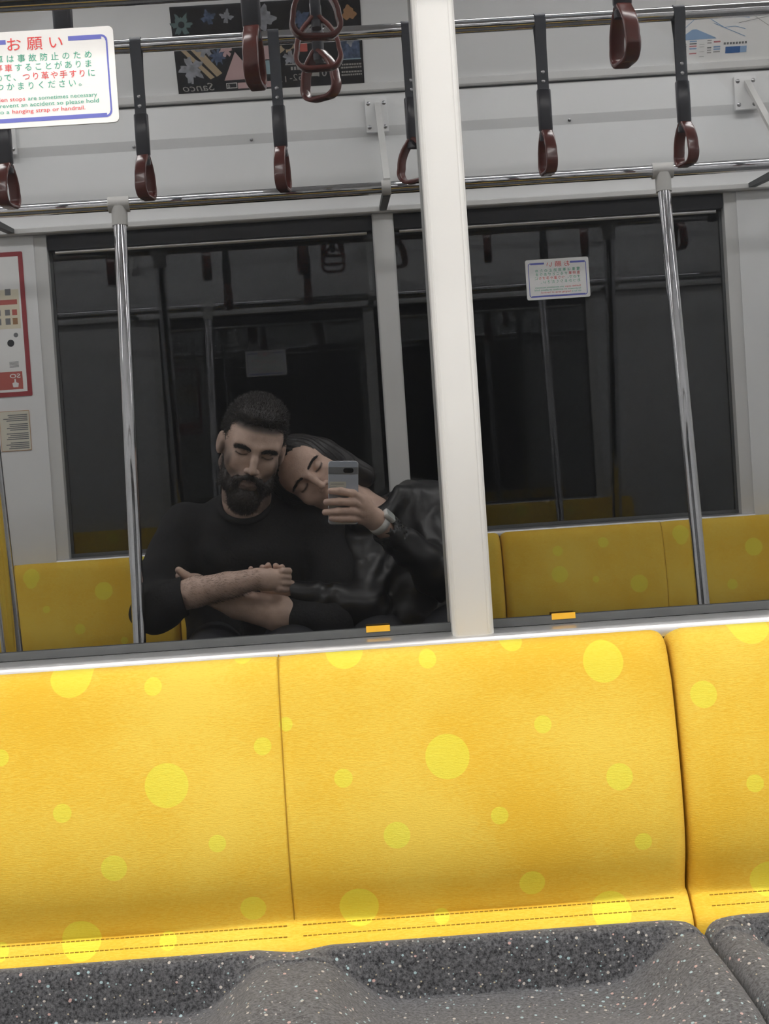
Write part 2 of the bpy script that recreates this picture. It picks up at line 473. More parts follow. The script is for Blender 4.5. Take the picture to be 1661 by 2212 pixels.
def bench_unit(side, x0, x1, label, dots_mat):
    Y = lambda d: Yin(side, d)
    cx = (x0 + x1) / 2
    root = empty('bench_seat', (cx, Y(0.3), 0.0), label, 'seat', 'two-place bench seats along both walls')
    g = 0.0015
    a0, a1 = x0 + g, x1 - g
    xs = set()
    for e in (0, .0008, .002, .004, .007, .011, .016, .022, .03, .045):
        xs.add(round(a0 + e, 5)); xs.add(round(a1 - e, 5))
    for e in (0, .0012, .0025, .0045, .008, .014, .024, .04):
        xs.add(round(cx + e, 5)); xs.add(round(cx - e, 5))
    for i in range(41): xs.add(round(a0 + (a1 - a0) * i / 40, 5))
    xs = sorted(xs)
    R = 0.020
    V = []; CU = []
    for x in xs:
        e = min(x - a0, a1 - x)
        q = R - math.sqrt(max(0, R * R - (R - min(e, R)) ** 2)) if e < R else 0.0
        sd = abs(x - cx)
        groove = 0.0024 * math.exp(-(sd / 0.0018) ** 2) + 0.0024 * math.exp(-(sd / 0.02) ** 2)
        s = ((x - cx) / ((x1 - x0) / 2))
        loc = abs(abs(s) - 0.5) / 0.5
        pil = 0.004 * (1 - loc ** 2)
        for k, (d, z) in enumerate(PROF):
            w = 1.0 if 3 <= k <= 20 else 0.45
            dd = d - (groove + q * 0.9) * w + pil * (1 if 6 <= k <= 20 else 0)
            zz = z - (q * 0.75 if k < 9 else 0) - (groove * 0.5 if 2 <= k < 7 else 0)
            if dd < 0.045: dd = 0.045
            V.append((x, Y(dd), zz)); CU += [x - cx, z if z > 0.4845 else 0.4845 - (0.4845 - z) * 1.15, 0.0]
    n = len(PROF); F = []
    for i in range(len(xs) - 1):
        for k in range(n - 1):
            F.append((i * n + k, (i + 1) * n + k, (i + 1) * n + k + 1, i * n + k + 1))
    F.append(tuple(range(n))); F.append(tuple((len(xs) - 1) * n + k for k in reversed(range(n))))
    # back face
    F.append((0, n - 1, (len(xs) - 1) * n + n - 1, (len(xs) - 1) * n))
    o = mk('backrest', V, F, dots_mat, root, True)
    at_ = o.data.attributes.new('cloth_uv', 'FLOAT_VECTOR', 'POINT'); at_.data.foreach_set('vector', CU)
    fix_normals(o)
    o.data.set_sharp_from_angle(angle=math.radians(60))
    tag(o, 'golden yellow plush backrest with paler dots')
    # sewn seam between the two places and two rows of stitches on the hem
    pth = []
    for k, (d, z) in enumerate(PROF[3:27]):
        pth.append((cx, Y(d - 0.0048 + 0.0006), z))
    MB().tube(pth, 0.0007, 6).build('seam', M['seamdark'], o, smooth=True)
    st = MB()
    for d, z in ((0.1290, 0.4836), (0.1385, 0.4738)):
        x = a0 + 0.02
        while x < a1 - 0.02:
            if abs(x - cx) > 0.008:
                st.box((x, Y(d) - 0.0005, z - 0.0004), (x + 0.0042, Y(d) + 0.0005, z + 0.0006))
            x += 0.0056
    st.build('stitching', M['thread'], o, kind='stuff', fix=False)
    # grey cushion: raised rim at the back, a scooped pan for each place
    V = []; nv = None
    for x in xs:
        e = min(x - a0, a1 - x)
        q = R - math.sqrt(max(0, R * R - (R - min(e, R)) ** 2)) if e < R else 0.0
        half = (x1 - x0) / 4
        s = abs(((x - (cx - half if x < cx else cx + half)) / half))
        h = 0.056 * (1 - sm(0.50, 0.93, s))
        rim = 0.4755 - 0.005 * sm(0.80, 1.0, s) - q * 0.9
        dc = 0.2050 + 0.004 * (1 - s * s) + 0.012 * sm(0.5, 1.0, s)
        soft = 0.012 * sm(0.55, 0.95, s)
        pan = rim - h
        prof = [(0.158 + q * .6, 0.40), (0.159 + q * .6, 0.450 - q), (0.164 + q * .6, rim - 0.009), (0.174 + q * .4, rim - 0.0025), (0.188, rim),
                (0.1975, rim - 0.06 * h), (0.2000, rim - 0.20 * h), (dc - 0.0018 - soft * .3, rim - 0.80 * h), (dc - 0.0006 - soft * .1, pan + 0.0022), (dc, pan + 0.0002), (dc + 0.0012 + soft * .2, pan - 0.0006), (dc + 0.006 + soft, pan - 0.0008), (dc + 0.03, pan - 0.001), (0.30, pan + 0.0005),
                (0.36, pan + h * 0.22), (0.42, pan + h * 0.55 - 0.002), (0.48, rim - 0.010), (0.53, rim - 0.018), (0.555, rim - 0.028), (0.565, rim - 0.045), (0.565, 0.385), (0.55, 0.375), (0.20, 0.375)]
        nv = len(prof)
        for d, z in prof: V.append((x, Y(d), z))
    F = []
    for i in range(len(xs) - 1):
        for k in range(nv - 1):
            F.append((i * nv + k, (i + 1) * nv + k, (i + 1) * nv + k + 1, i * nv + k + 1))
    F.append(tuple(range(nv))); F.append(tuple((len(xs) - 1) * nv + k for k in reversed(range(nv))))
    F.append((0, nv - 1, (len(xs) - 1) * nv + nv - 1, (len(xs) - 1) * nv))
    c = mk('cushion', V, F, M['grey_fabric'], root, True)
    fix_normals(c)
    c.data.set_sharp_from_angle(angle=math.radians(70))
    tag(c, 'dark grey speckled seat cushion')
    MB().box((a0, Y(0.06), 0.06), (a1, Y(0.50), 0.376), 0.01).build('seat_base', M['seatbase'], root)
    MB().box((a0 + 0.005, Y(0.052), 0.376), (a1 - 0.005, Y(0.110), 0.70)).build('back_shell', M['seatbase'], root)
    return root


DOTS_A = [(-0.237, 0.782, 0.0239), (-0.143, 0.764, 0.01), (-0.132, 0.655, 0.0245), (-0.25, 0.633, 0.0104), (-0.196, 0.568, 0.0145), (-0.079, 0.587, 0.0098), (-0.045, 0.507, 0.0146), (-0.022, 0.69, 0.0099), (-0.241, 0.485, 0.0224), (-0.143, 0.477, 0.0098), (-0.317, 0.698, 0.0094), (-0.333, 0.478, 0.0103), (0.077, 0.791, 0.0226), (0.172, 0.773, 0.0101), (0.0055, 0.712, 0.0079), (0.067, 0.649, 0.0104), (0.186, 0.665, 0.025), (0.297, 0.693, 0.0099), (0.123, 0.582, 0.015), (0.24, 0.596, 0.0099), (0.379, 0.629, 0.0151), (0.373, 0.757, 0.0232), (0.273, 0.514, 0.0146), (0.075, 0.5, 0.0224), (0.168, 0.482, 0.0088), (0.361, 0.474, 0.022), (0.401, 0.554, 0.0099), (-0.041, 0.795, 0.014), (0.271, 0.789, 0.0139), (-0.40, 0.60, 0.022), (-0.38, 0.72, 0.0145)]
DOTS_B = [(-0.424, 0.713, 0.0152), (-0.376, 0.611, 0.0099), (-0.36, 0.789, 0.024), (-0.364, 0.498, 0.0209), (-0.25, 0.70, 0.0245), (-0.18, 0.60, 0.0145), (-0.30, 0.56, 0.010), (-0.09, 0.66, 0.010), (-0.05, 0.75, 0.023), (0.08, 0.62, 0.0245), (0.17, 0.74, 0.0145), (0.30, 0.66, 0.023), (0.25, 0.53, 0.0145), (0.39, 0.74, 0.010), (-0.12, 0.50, 0.022), (0.10, 0.51, 0.010), (0.37, 0.51, 0.0145)]
DOTS_N = [(x * -1, z, r) for x, z, r in DOTS_B[:12]] + [(-0.30, 0.725, 0.014), (-0.20, 0.64, 0.009), (0.05, 0.735, 0.016)]
M['yellowA'] = dotted_fabric('yellow_plush_dots', DOTS_A)
M['yellowB'] = dotted_fabric('yellow_plush_dots_b', DOTS_B)
M['yellowN'] = dotted_fabric('yellow_plush_dots_c', DOTS_N)
UF = [(-1.46, -0.55), (-0.55, 0.358), (0.358, 1.266)]
bench_unit('far', *UF[0], 'yellow and grey two-place seat left of the pole, below the left window', M['yellowB'])
bench_unit('far', *UF[1], 'yellow dotted two-place seat with grey cushion, directly below the white window post', M['yellowA'])
bench_unit('far', *UF[2], 'yellow dotted seat with grey cushion to the right of the dark cushion gap', M['yellowB'])
UN = [(-1.405, -0.495), (-0.495, 0.415), (0.415, 1.323)]
bench_unit('near', *UN[0], 'dim yellow seat reflected left of the bearded man, below the wall poster', M['yellowN'])
bench_unit('near', *UN[1], 'yellow seat the couple sits on, reflected in the dark window', M['yellowB'])
bench_unit('near', *UN[2], 'dim yellow seat reflected in the window to the right of the white post', M['yellowN'])

# ================================================================== rails, poles, straps
RAIL_Z, RAIL_D = 1.711, 0.40
STRAP_Z = 2.010
STRAP_Y = {'far': -0.75, 'near': -1.70}


def grab_rail(side, label):
    Y = lambda d: Yin(side, d)
    sgn = -1 if side == 'far' else 1
    root = empty('grab_rail', (0.15, Y(RAIL_D), RAIL_Z), label, 'handrail', 'steel rails above the seats')
    MB().tube([(XA + 0.01, Y(RAIL_D), RAIL_Z), (XB - 0.01, Y(RAIL_D), RAIL_Z)], 0.0165, 20).build('bar', M['chrome'], root, smooth=True)
    for x in (-1.94, -0.895, 0.146, 1.190, 2.235):
        pl = MB().box((x - 0.032, Y(0.0465), 1.930), (x + 0.032, Y(0.064), 2.024), 0.003).build('bracket', M['panel'], root, smooth=True)
        for sx in (-0.022, 0.022):
            for z in (1.944, 2.010):
                MB().tube([(x + sx, Y(0.064), z), (x + sx, Y(0.067), z), (x + sx, Y(0.0685), z)], [0.0062, 0.0055, 0.002], 10).build('screw', M['screw'], pl, smooth=True)
        # flat arm from the plate out and down to the rail, and a lower stay back to the trim
        p0 = Vector((x + 0.004, Y(0.066), 2.006)); p1 = Vector((x + 0.004, Y(RAIL_D - 0.012), RAIL_Z + 0.022))
        dirv = (p1 - p0).normalized(); nrm = Vector((1, 0, 0)).cross(dirv).normalized()
        v = []
        for p in (p0, p1):
            for a, c in ((-1, -1), (1, -1), (1, 1), (-1, 1)):
                v.append(p + Vector((1, 0, 0)) * a * 0.0085 + nrm * c * 0.006)
        MB().add(v, [(0, 1, 2, 3), (7, 6, 5, 4), (0, 4, 5, 1), (1, 5, 6, 2), (2, 6, 7, 3), (3, 7, 4, 0)]).build('arm', M['white'], pl)
        MB().tube([(x - 0.012, Y(RAIL_D), RAIL_Z), (x + 0.012, Y(RAIL_D), RAIL_Z)], 0.0195, 18).build('clamp', M['joint'], pl, smooth=True)
        q0 = Vector((x, Y(RAIL_D), RAIL_Z - 0.012)); q1 = Vector((x, Y(0.07), 1.716))
        v = []
        for p, hh in ((q0, 0.010), (q1, 0.006)):
            for a, c in ((-1, -1), (1, -1), (1, 1), (-1, 1)):
                v.append(p + Vector((a * 0.010, 0, c * hh)))
        MB().add(v, [(0, 1, 2, 3), (7, 6, 5, 4), (0, 4, 5, 1), (1, 5, 6, 2), (2, 6, 7, 3), (3, 7, 4, 0)]).build('stay', M['rubber'], pl)
    return root


grab_rail('far', 'chrome rail along the empty seats, its reflection crosses the very top of the window')
grab_rail('near', 'chrome rail above the couple, reflected below the hanging strap handles')


def pole(side, x, label):
    Y = lambda d: Yin(side, d)
    root = empty('grab_pole', (x, Y(0.605), 0.0), label, 'pole', 'vertical steel poles')
    top = Vector((x, Y(RAIL_D), RAIL_Z))
    pts = [(x, Y(RAIL_D + 0.004), RAIL_Z - 0.02), (x, Y(RAIL_D + 0.020), RAIL_Z - 0.15)]
    for i in range(1, 13):
        t = i / 12
        pts.append((x - 0.002 * t, Y(RAIL_D + 0.020 + 0.185 * t), RAIL_Z - 0.15 - t * 1.13))
    pts += [(x - 0.002, Y(0.605), 0.40), (x - 0.002, Y(0.605), 0.0)]
    MB().tube(pts, 0.0165, 20).build('shaft', M['chrome'], root, smooth=True)
    j = MB()
    j.tube([(x - 0.027, top.y, RAIL_Z), (x + 0.027, top.y, RAIL_Z)], 0.0205, 20)
    j.tube([(x, Y(RAIL_D + 0.002), RAIL_Z - 0.008), (x, Y(RAIL_D + 0.0065), RAIL_Z - 0.056)], 0.0205, 20)
    j.build('joint', M['joint'], root, smooth=True)
    MB().tube([(x - 0.002, Y(0.605), 0.0), (x - 0.002, Y(0.605), 0.012)], 0.034, 20).build('foot_flange', M['chrome'], root, smooth=True)
    return root


pole('far', -0.549, 'thick dark pole reflected at the left edge of the window')
pole('far', 0.868, 'chrome pole rising at the right-hand empty seat')
pole('near', -0.543, 'chrome pole reflected just left of the seated man')
pole('near', 0.864, 'chrome pole reflected right of the white post, above the yellow seat')


def strap_rail(side, label):
    y = STRAP_Y[side]
    root = empty('strap_rail', (0, y, STRAP_Z), label, 'handrail', 'overhead rails the straps hang from')
    MB().tube([(XA + 0.01, y, STRAP_Z), (XB - 0.01, y, STRAP_Z)], 0.0165, 20).build('bar', M['chrome'], root, smooth=True)
    for x in (-1.95, 1.95):
        MB().tube([(x, y, STRAP_Z), (x, y, CEIL)], 0.013, 14).build('hanger', M['chrome'], root, smooth=True)
    return root


strap_rail('far', 'overhead steel strap rail on the side of the empty seats')
strap_rail('near', 'bright overhead rail with dark straps, reflected near the top of the windows')
XR, XRZ = -0.004, 2.117
t = empty('cross_rail', (XR, -1.22, XRZ), 'short crosswise overhead rail carrying three straps above the aisle', 'handrail')
MB().tube([(XR, -0.70, XRZ), (XR, -1.75, XRZ)], 0.0165, 18).build('bar', M['chrome'], t, smooth=True)
for y in (-0.71, -1.74):
    MB().tube([(XR, y, XRZ), (XR, y, CEIL)], 0.013, 14).build('hanger', M['chrome'], t, smooth=True)


def strap_parts():
    """Strap in its own frame: rail axis along x at the origin, handle plane in y-z."""
    out = {}
    m = MB()
    # webbing loop over the rail, two layers down
    w = 0.0128; r = 0.0178; th = 0.0022
    path = []
    for k in range(13):
        a = PI * k / 12
        path.append((r * math.cos(a), r * math.sin(a)))
    inner = [(0.0035, -0.245), (0.0045, -0.06), (r, -0.012)] + path + [(-r, -0.012), (-0.0045, -0.06), (-0.0035, -0.245)]
    v = []; f = []
    n = len(inner)
    for i, (y, z) in enumerate(inner):
        y0, z0 = inner[max(i - 1, 0)]; y1, z1 = inner[min(i + 1, n - 1)]
        tv = Vector((y1 - y0, z1 - z0)).normalized(); nv = Vector((-tv.y, tv.x))
        wd = w
        for sx, o in ((-1, 0), (1, 0), (1, 1), (-1, 1)):
            v.append((sx * wd, y - nv.x * o * th, z - nv.y * o * th))
    for i in range(n - 1):
        for k in range(4):
            l = (k + 1) % 4
            f.append((i * 4 + k, i * 4 + l, (i + 1) * 4 + l, (i + 1) * 4 + k))
    f += [(3, 2, 1, 0), tuple((n - 1) * 4 + k for k in range(4))]
    m.add(v, f)
    out['webbing'] = m
    rv = MB()
    for z in (-0.118, -0.140):
        for sy in (-1, 1):
            rv.tube([(0, sy * 0.0050, z), (0, sy * 0.0078, z), (0, sy * 0.0085, z)], [0.0048, 0.0044, 0.002], 10)
    out['rivet'] = rv
    sl = MB()
    prof = [(-0.158, .0150, .0085), (-0.160, .0162, .0098), (-0.205, .0164, .0100), (-0.252, .0160, .0098), (-0.256, .0135, .0085), (-0.262, .0130, .0080), (-0.264, .0152, .0092), (-0.276, .0150, .0088)]
    v = []; f = []
    for z, a, b in prof:
        v += [(px, py, z) for px, py in rrect(-a, a, -b, b, min(b * 0.7, .006), 3)]
    k = len(v) // len(prof)
    for i in range(len(prof) - 1):
        for j in range(k):
            l = (j + 1) % k
            f.append((i * k + j, i * k + l, (i + 1) * k + l, (i + 1) * k + j))
    f += [tuple(range(k)), tuple((len(prof) - 1) * k + j for j in reversed(range(k)))]
    sl.add(v, f)
    out['sleeve'] = sl
    # handle: a rounded triangle ring of flat section
    cor = [(0.0, -0.236, 0.015), (0.058, -0.352, 0.024), (-0.058, -0.352, 0.024)]
    pts = []
    P = [Vector((c[0], c[1])) for c in cor]
    for i in range(3):
        a, b, c = P[i - 1], P[i], P[(i + 1) % 3]; r = cor[i][2]
        d0 = (a - b).normalized(); d1 = (c - b).normalized()
        half = d0.angle(d1) / 2
        cen = b + (d0 + d1).normalized() * (r / math.sin(half))
        t0 = b + d0 * (r / math.tan(half)); t1 = b + d1 * (r / math.tan(half))
        v0 = t0 - cen; v1 = t1 - cen
        ang = v0.angle(v1)
        crs = v0.x * v1.y - v0.y * v1.x
        for k in range(9):
            w_ = (ang * k / 8) * (1 if crs > 0 else -1)
            pts.append(cen + Vector((v0.x * math.cos(w_) - v0.y * math.sin(w_), v0.x * math.sin(w_) + v0.y * math.cos(w_))))
    # refine straight runs with a slight outward bow
    dense = []
    for i in range(len(pts)):
        a, b = pts[i], pts[(i + 1) % len(pts)]
        L_ = (b - a).length; nseg = max(1, int(L_ / 0.010))
        for k in range(nseg):
            q = a + (b - a) * (k / nseg)
            if nseg > 3:
                cn = Vector((0, -0.315)); ow = (q - cn).normalized(); s_ = k / nseg
                q = q + ow * (0.007 * 4 * s_ * (1 - s_))
            dense.append(q)
    cen = Vector((0, -0.315))
    sec = rrect(-0.0135, 0.0135, -0.0045, 0.0045, 0.0036, 3)
    v = []; f = []; n = len(dense); k = len(sec)
    for i, q in enumerate(dense):
        tv = (dense[(i + 1) % n] - dense[i - 1]).normalized(); nv = Vector((tv.y, -tv.x))
        if nv.dot(q - cen) < 0: nv = -nv
        for sx, so in sec:
            v.append((sx, q.x + nv.x * so, q.y + nv.y * so))
    for i in range(n):
        for j in range(k):
            l = (j + 1) % k; i2 = (i + 1) % n
            f.append((i * k + j, i * k + l, i2 * k + l, i2 * k + j))
    out['handle'] = MB().add(v, f)
    return out


SP = strap_parts()
SM = {}
for k, mt in (('webbing', 'belt'), ('rivet', 'screw'), ('sleeve', 'sleeve'), ('handle', 'handle')):
    tmp = SP[k].build(k, M[mt], None, smooth=True)
    SM[k] = tmp.data
    bpy.data.objects.remove(tmp)


def strap(loc, turn, label, tilt=0.0, along_y=False, drop=0.0):
    root = empty('hanging_strap', loc, label, 'strap handle', 'straps with maroon handles')
    for k in ('webbing', 'rivet', 'sleeve', 'handle'):
        o = bpy.data.objects.new(k, SM[k]); C.objects.link(o); o.parent = root
        base = PI / 2 if along_y else 0.0
        tw = 0.0 if k == 'webbing' else turn * (0.35 if k == 'sleeve' or k == 'rivet' else 1.0)
        o.rotation_euler = (tilt, 0, base + tw)
    return root


near_x = [-0.748, -0.428, -0.107, 0.205, 0.517, 0.845]
near_t = [0.15, 0.16, 0.13, -0.9, -0.10, -0.18]
near_l = ['leftmost strap reflected at the left edge, half hidden by the notice', 'strap reflected just right of the white notice, over the pole joint', 'strap reflected in front of the black poster, beside the bent triangle handles',
          'strap reflected half behind the white window post', 'strap reflected right of the white post, with two pale rivets', 'strap reflected in front of the pale route map poster']
for x, tn, lb in zip(near_x, near_t, near_l):
    strap((x, STRAP_Y['near'], STRAP_Z), tn, lb)
for x, lb in ((-1.068, 'strap over the couple side, beyond the left edge of the window'), (1.165, 'strap over the couple side, near the right-hand bracket')):
    strap((x, STRAP_Y['near'], STRAP_Z), 0.2, lb)
far_x = [-0.432, -0.113, 0.205, 0.521, 0.84]
far_t = [0.2, 0.10, 0.1, -0.14, 0.15]
far_l = ['large strap hanging above the notice on the empty-seat side', 'large maroon strap handle reflected in front of the black poster', 'large strap handle behind the white window post, empty-seat side', 'large maroon strap handle at the top of the right window', 'strap over the right-hand empty seat, near its pole']
for x, tn, lb in zip(far_x, far_t, far_l):
    strap((x, STRAP_Y['far'], STRAP_Z), tn, lb)
for y, tn, lb in ((-1.30, 0.70, 'lowest of the three triangular handles hanging from the crosswise rail'), (-1.07, 0.06, 'middle of the three triangular handles on the crosswise rail'), (-0.86, -0.15, 'topmost of the three triangular handles on the crosswise rail')):
    strap((XR, y, XRZ), tn, lb, along_y=True)
# ================================================================== notices, posters, small stickers
M['paper'] = pmat('white_film', (0.90, 0.90, 0.89), 0.35, var=0.01, scale=30)
M['ink_green'] = pmat('green_ink', (0.05, 0.42, 0.28), 0.5)
M['ink_red'] = pmat('red_ink', (0.80, 0.07, 0.07), 0.5)
M['ink_blue'] = pmat('blue_ink', (0.15, 0.17, 0.55), 0.5)
M['ink_black'] = pmat('black_ink', (0.03, 0.03, 0.035), 0.5)
M['ink_grey'] = pmat('grey_ink', (0.20, 0.21, 0.22), 0.6)
M['ink_white'] = pmat('white_ink', (0.72, 0.72, 0.70), 0.5)
M['poster_black'] = pmat('black_poster', (0.022, 0.022, 0.026), 0.4, var=0.25, scale=25)


def text_mesh(body, size, align='LEFT', shear=0.0, space=1.0, bold=0.0):
    cu = bpy.data.curves.new('txt', 'FONT'); cu.body = body; cu.size = size; cu.align_x = align; cu.shear = shear
    cu.space_character = space; cu.fill_mode = 'FRONT'; cu.resolution_u = 2
    cu.offset = bold
    ob = bpy.data.objects.new('txt', cu); C.objects.link(ob)
    dg = bpy.context.evaluated_depsgraph_get(); dg.update()
    me = bpy.data.meshes.new_from_object(ob.evaluated_get(dg))
    v = np.array([tuple(q.co) for q in me.vertices]) if len(me.vertices) else np.zeros((0, 3))
    f = [tuple(p.vertices) for p in me.polygons]
    bpy.data.objects.remove(ob); bpy.data.curves.remove(cu); bpy.data.meshes.remove(me)
    return v, f


class Sheet:
    """A flat printed sheet on a wall: local u to the reader's right, v up, w out of the sheet."""
    def __init__(s, name, origin, u, v, w, h, mat, label, cat, group=None, thick=0.0012, r=0.004):
        s.u = Vector(u).normalized(); s.v = Vector(v).normalized(); s.n = s.u.cross(s.v).normalized()
        s.o = Vector(origin); s.t = thick
        s.root = empty(name, s.o, label, cat, group)
        out = rrect(0, w, 0, h, r, 4)
        n = len(out)
        vv = [s.P(a, b, 0) for a, b in out] + [s.P(a, b, thick) for a, b in out]
        ff = [tuple(reversed(range(n))), tuple(range(n, 2 * n))] + [(i, (i + 1) % n, (i + 1) % n + n, i + n) for i in range(n)]
        mk('sheet', vv, ff, mat, s.root)
        s.k = 0
    def P(s, a, b, c): return s.o + s.u * a + s.v * b + s.n * c
    def poly(s, name, pts, mat, lift=None):
        if lift is None:
            s.k += 1; lift = 0.00015 + 0.00002 * s.k
        mk(name, [s.P(a, b, s.t + lift) for a, b in pts], [tuple(range(len(pts)))], mat, s.root)
    def rect(s, name, a0, a1, b0, b1, mat): s.poly(name, [(a0, b0), (a1, b0), (a1, b1), (a0, b1)], mat)
    def disc(s, name, a, b, r, mat, n=20, rb=None): s.poly(name, [(a + r * math.cos(2 * PI * k / n), b + (rb or r) * math.sin(2 * PI * k / n)) for k in range(n)], mat)
    def text(s, body, a, b, size, mat, width=None, align='LEFT', shear=0.0, bold=0.0, name='lettering'):
        v, f = text_mesh(body, size, align, shear, 1.0, bold)
        if not len(v): return
        if width:
            x0, x1 = v[:, 0].min(), v[:, 0].max()
            v[:, 0] = (v[:, 0] - x0) * (width / (x1 - x0)) + (0 if align == 'LEFT' else -width / 2)
        s.k += 1
        lift = 0.00015 + 0.00002 * s.k
        mk(name, [s.P(a + p[0], b + p[1], s.t + lift) for p in v], f, mat, s.root)


def notice(side, x_left, z0, label):
    """Rounded white notice stuck on the glass, x_left is the reader's left edge."""
    y = Yin(side, 0.0004)
    u = (1, 0, 0) if side == 'far' else (-1, 0, 0)
    w, h = 0.182, 0.1145
    s = Sheet('window_notice', (x_left, y, z0), u, (0, 0, 1), w, h, M['paper'], label, 'sign', 'notices stuck on the windows', r=0.006)
    # blue line: broken at the head by the title, heavy at foot
    B = M['ink_blue']
    m = 0.0085
    for a0, a1 in ((m + 0.003, 0.0535), (w - 0.054, w - 0.0145)):
        s.rect('blue_rule', a0 + (0.003 if a0 == m else 0), a1, h - 0.0150, h - 0.0095, B)
    def corner(cx, cy, a, r0=0.0075, r1=0.0050, shift=0):
        pts = [(cx + r0 * math.cos(a + PI / 2 * k / 6), cy + r0 * math.sin(a + PI / 2 * k / 6)) for k in range(7)]
        pts += [(cx + r1 * math.cos(a + PI / 2 * k / 6), cy + r1 * math.sin(a + PI / 2 * k / 6)) for k in reversed(range(7))]
        s.poly('blue_rule', pts, B)
    s.rect('blue_rule', w - 0.0095, w - 0.0075, 0.014, h - 0.017, B)
    s.rect('blue_rule', 0.0075, 0.0095, 0.014, h - 0.017, B)
    s.rect('blue_rule', 0.014, w - 0.014, 0.0065, 0.0115, B)
    corner(w - 0.0150, h - 0.0170, 0); corner(0.0150, h - 0.0170, PI / 2); corner(0.0150, 0.0140, PI); corner(w - 0.0150, 0.0140, 1.5 * PI)
    s.text('お 願 い', w / 2 - 0.003, h - 0.0220, 0.0175, M['ink_red'], 0.066, 'CENTER')
    G, R = M['ink_green'], M['ink_red']
    sz = 0.0100; x0 = 0.0258
    rows = (('電車は事故防止のため', 'g' * 10, 0.0780), ('急停車することがありま', 'rrrgggggggg', 0.0672), ('すので、つり革や手すりに', 'ggggrrrrrrrg', 0.0560), ('おつかまりください。', 'g' * 10, 0.0452))
    for body, cols, b in rows:
        n = len(body); step = (0.0133 if body[0] == '電' else 0.0123) if n == 10 else (0.0119 if n == 11 else 0.0111)
        i = 0
        while i < n:
            j = i
            while j < n and cols[j] == cols[i]: j += 1
            mb = MB()
            for q in range(i, j):
                v, f = text_mesh(body[q], sz)
                if len(v): mb.add([s.P(x0 + q * step + p[0], b + 0.0005 + p[1], s.t + 0.0004) for p in v], f)
            mb.build('lettering', G if cols[i] == 'g' else R, s.root, fix=False)
            i = j
    es = 0.0070
    s.text('Sudden stops', 0.0258, 0.0318, es, R, 0.0460); s.text('are sometimes necessary', 0.0752, 0.0318, es, G, 0.0825)
    s.text('to prevent an accident so please hold', 0.0258, 0.0246, es, G, 0.1335)
    s.text('on to a', 0.0258, 0.0172, es, G, 0.0262); s.text('hanging strap or handrail.', 0.0555, 0.0172, es, R, 0.0870)
    return s


notice('far', -0.428, 1.4305, 'white notice with green and red lettering stuck high on the left window')
notice('near', 0.726, 1.4395, 'small white notice reflected back to front in the right window')

for x0, lb in ((0.0085, 'small yellow sticker strip at the foot of the left window'), (0.2345, 'small yellow sticker strip at the foot of the right window')):
    t = MB().box((x0, -0.0101, 0.7975), (x0 + 0.029, -0.0092, 0.8050), 0.0003).build('yellow_sticker', M['yellow_tape'], None, loc=(x0 + 0.0145, 0, 0.801))
    tag(t, lb, 'sticker', 'yellow stickers on the window foot')

# ---- posters on the cove of the near side (they face +y and down a little)
cv = Vector((0, 0.109, 0.230)).normalized()


def cove_sheet(name, x_right, b, w, h, mat, label):
    o = Vector((x_right, Yin('near', 0.056), 2.070)) + cv * b
    n = Vector((-1, 0, 0)).cross(cv)
    return Sheet(name, o + n * 0.0015, (-1, 0, 0), cv, w, h, mat, label, 'poster', 'advertising posters above the couple', thick=0.0012, r=0.001)


def blob(s, name, a, b, r, mat, seed, lobes=5, amp=0.35):
    q = random.Random(seed); ph = [q.uniform(0, 6.28) for _ in range(3)]
    pts = []
    for k in range(36):
        t = 2 * PI * k / 36
        rr = r * (1 + amp * 0.6 * math.sin(lobes * t + ph[0]) + amp * 0.4 * math.sin((lobes * 2 + 1) * t + ph[1]))
        pts.append((a + rr * math.cos(t), b + rr * math.sin(t)))
    s.poly(name, pts, mat)


M['teal'] = pmat('print_teal', (0.12, 0.18, 0.18), 0.5); M['pale'] = pmat('print_pale', (0.28, 0.29, 0.32), 0.5, var=0.3, scale=60)
M['tan'] = pmat('print_tan', (0.42, 0.33, 0.22), 0.5); M['pinkp'] = pmat('print_pink', (0.55, 0.38, 0.38), 0.5); M['cyanp'] = pmat('print_cyan', (0.30, 0.42, 0.47), 0.5)
M['orangep'] = pmat('print_orange', (0.36, 0.20, 0.10), 0.5); M['redp'] = pmat('print_red', (0.50, 0.12, 0.10), 0.5); M['bluep'] = pmat('print_blue', (0.08, 0.11, 0.18), 0.5, var=0.5, scale=90)
M['dimwhite'] = pmat('print_dim_white', (0.36, 0.35, 0.33), 0.5)
AW, AH = 0.521, 0.238
ad = cove_sheet('advertising_poster', 0.118, -0.004, AW, AH, M['poster_black'], 'black advertising poster with flowers, stripes and a pale line of lettering')
# u runs from x = 0.118 (reader's left) to x = -0.403; the picture shows it back to front
U = lambda x: 0.118 - x
V_ = lambda z: (z - 2.066) / cv.z
ad.text('Sanco', U(-0.302), 0.010, 0.030, M['dimwhite'], 0.088, shear=0.25)
ad.rect('print', U(-0.238), U(-0.268), 0.012, 0.027, M['ink_white']); ad.rect('print', U(-0.240), U(-0.266), 0.014, 0.025, M['poster_black'])
ad.text('0', U(-0.258), 0.014, 0.013, M['ink_white'])
ad.rect('print', U(-0.13), U(-0.236), 0.010, 0.026, M['pinkp'])
ad.text('13', U(-0.100), 0.020, 0.024, M['dimwhite'], 0.022); ad.text('-352-', U(-0.030), 0.023, 0.026, M['dimwhite'], 0.060); ad.text('01', U(0.014), 0.030, 0.026, M['dimwhite'], 0.024)
ad.rect('print', U(-0.008), U(-0.030), 0.032, 0.046, M['dimwhite'])
ad.poly('print', [(U(-0.392), 0.130), (U(-0.378), 0.130), (U(-0.298), 0.045), (U(-0.310), 0.040)], M['tan'])
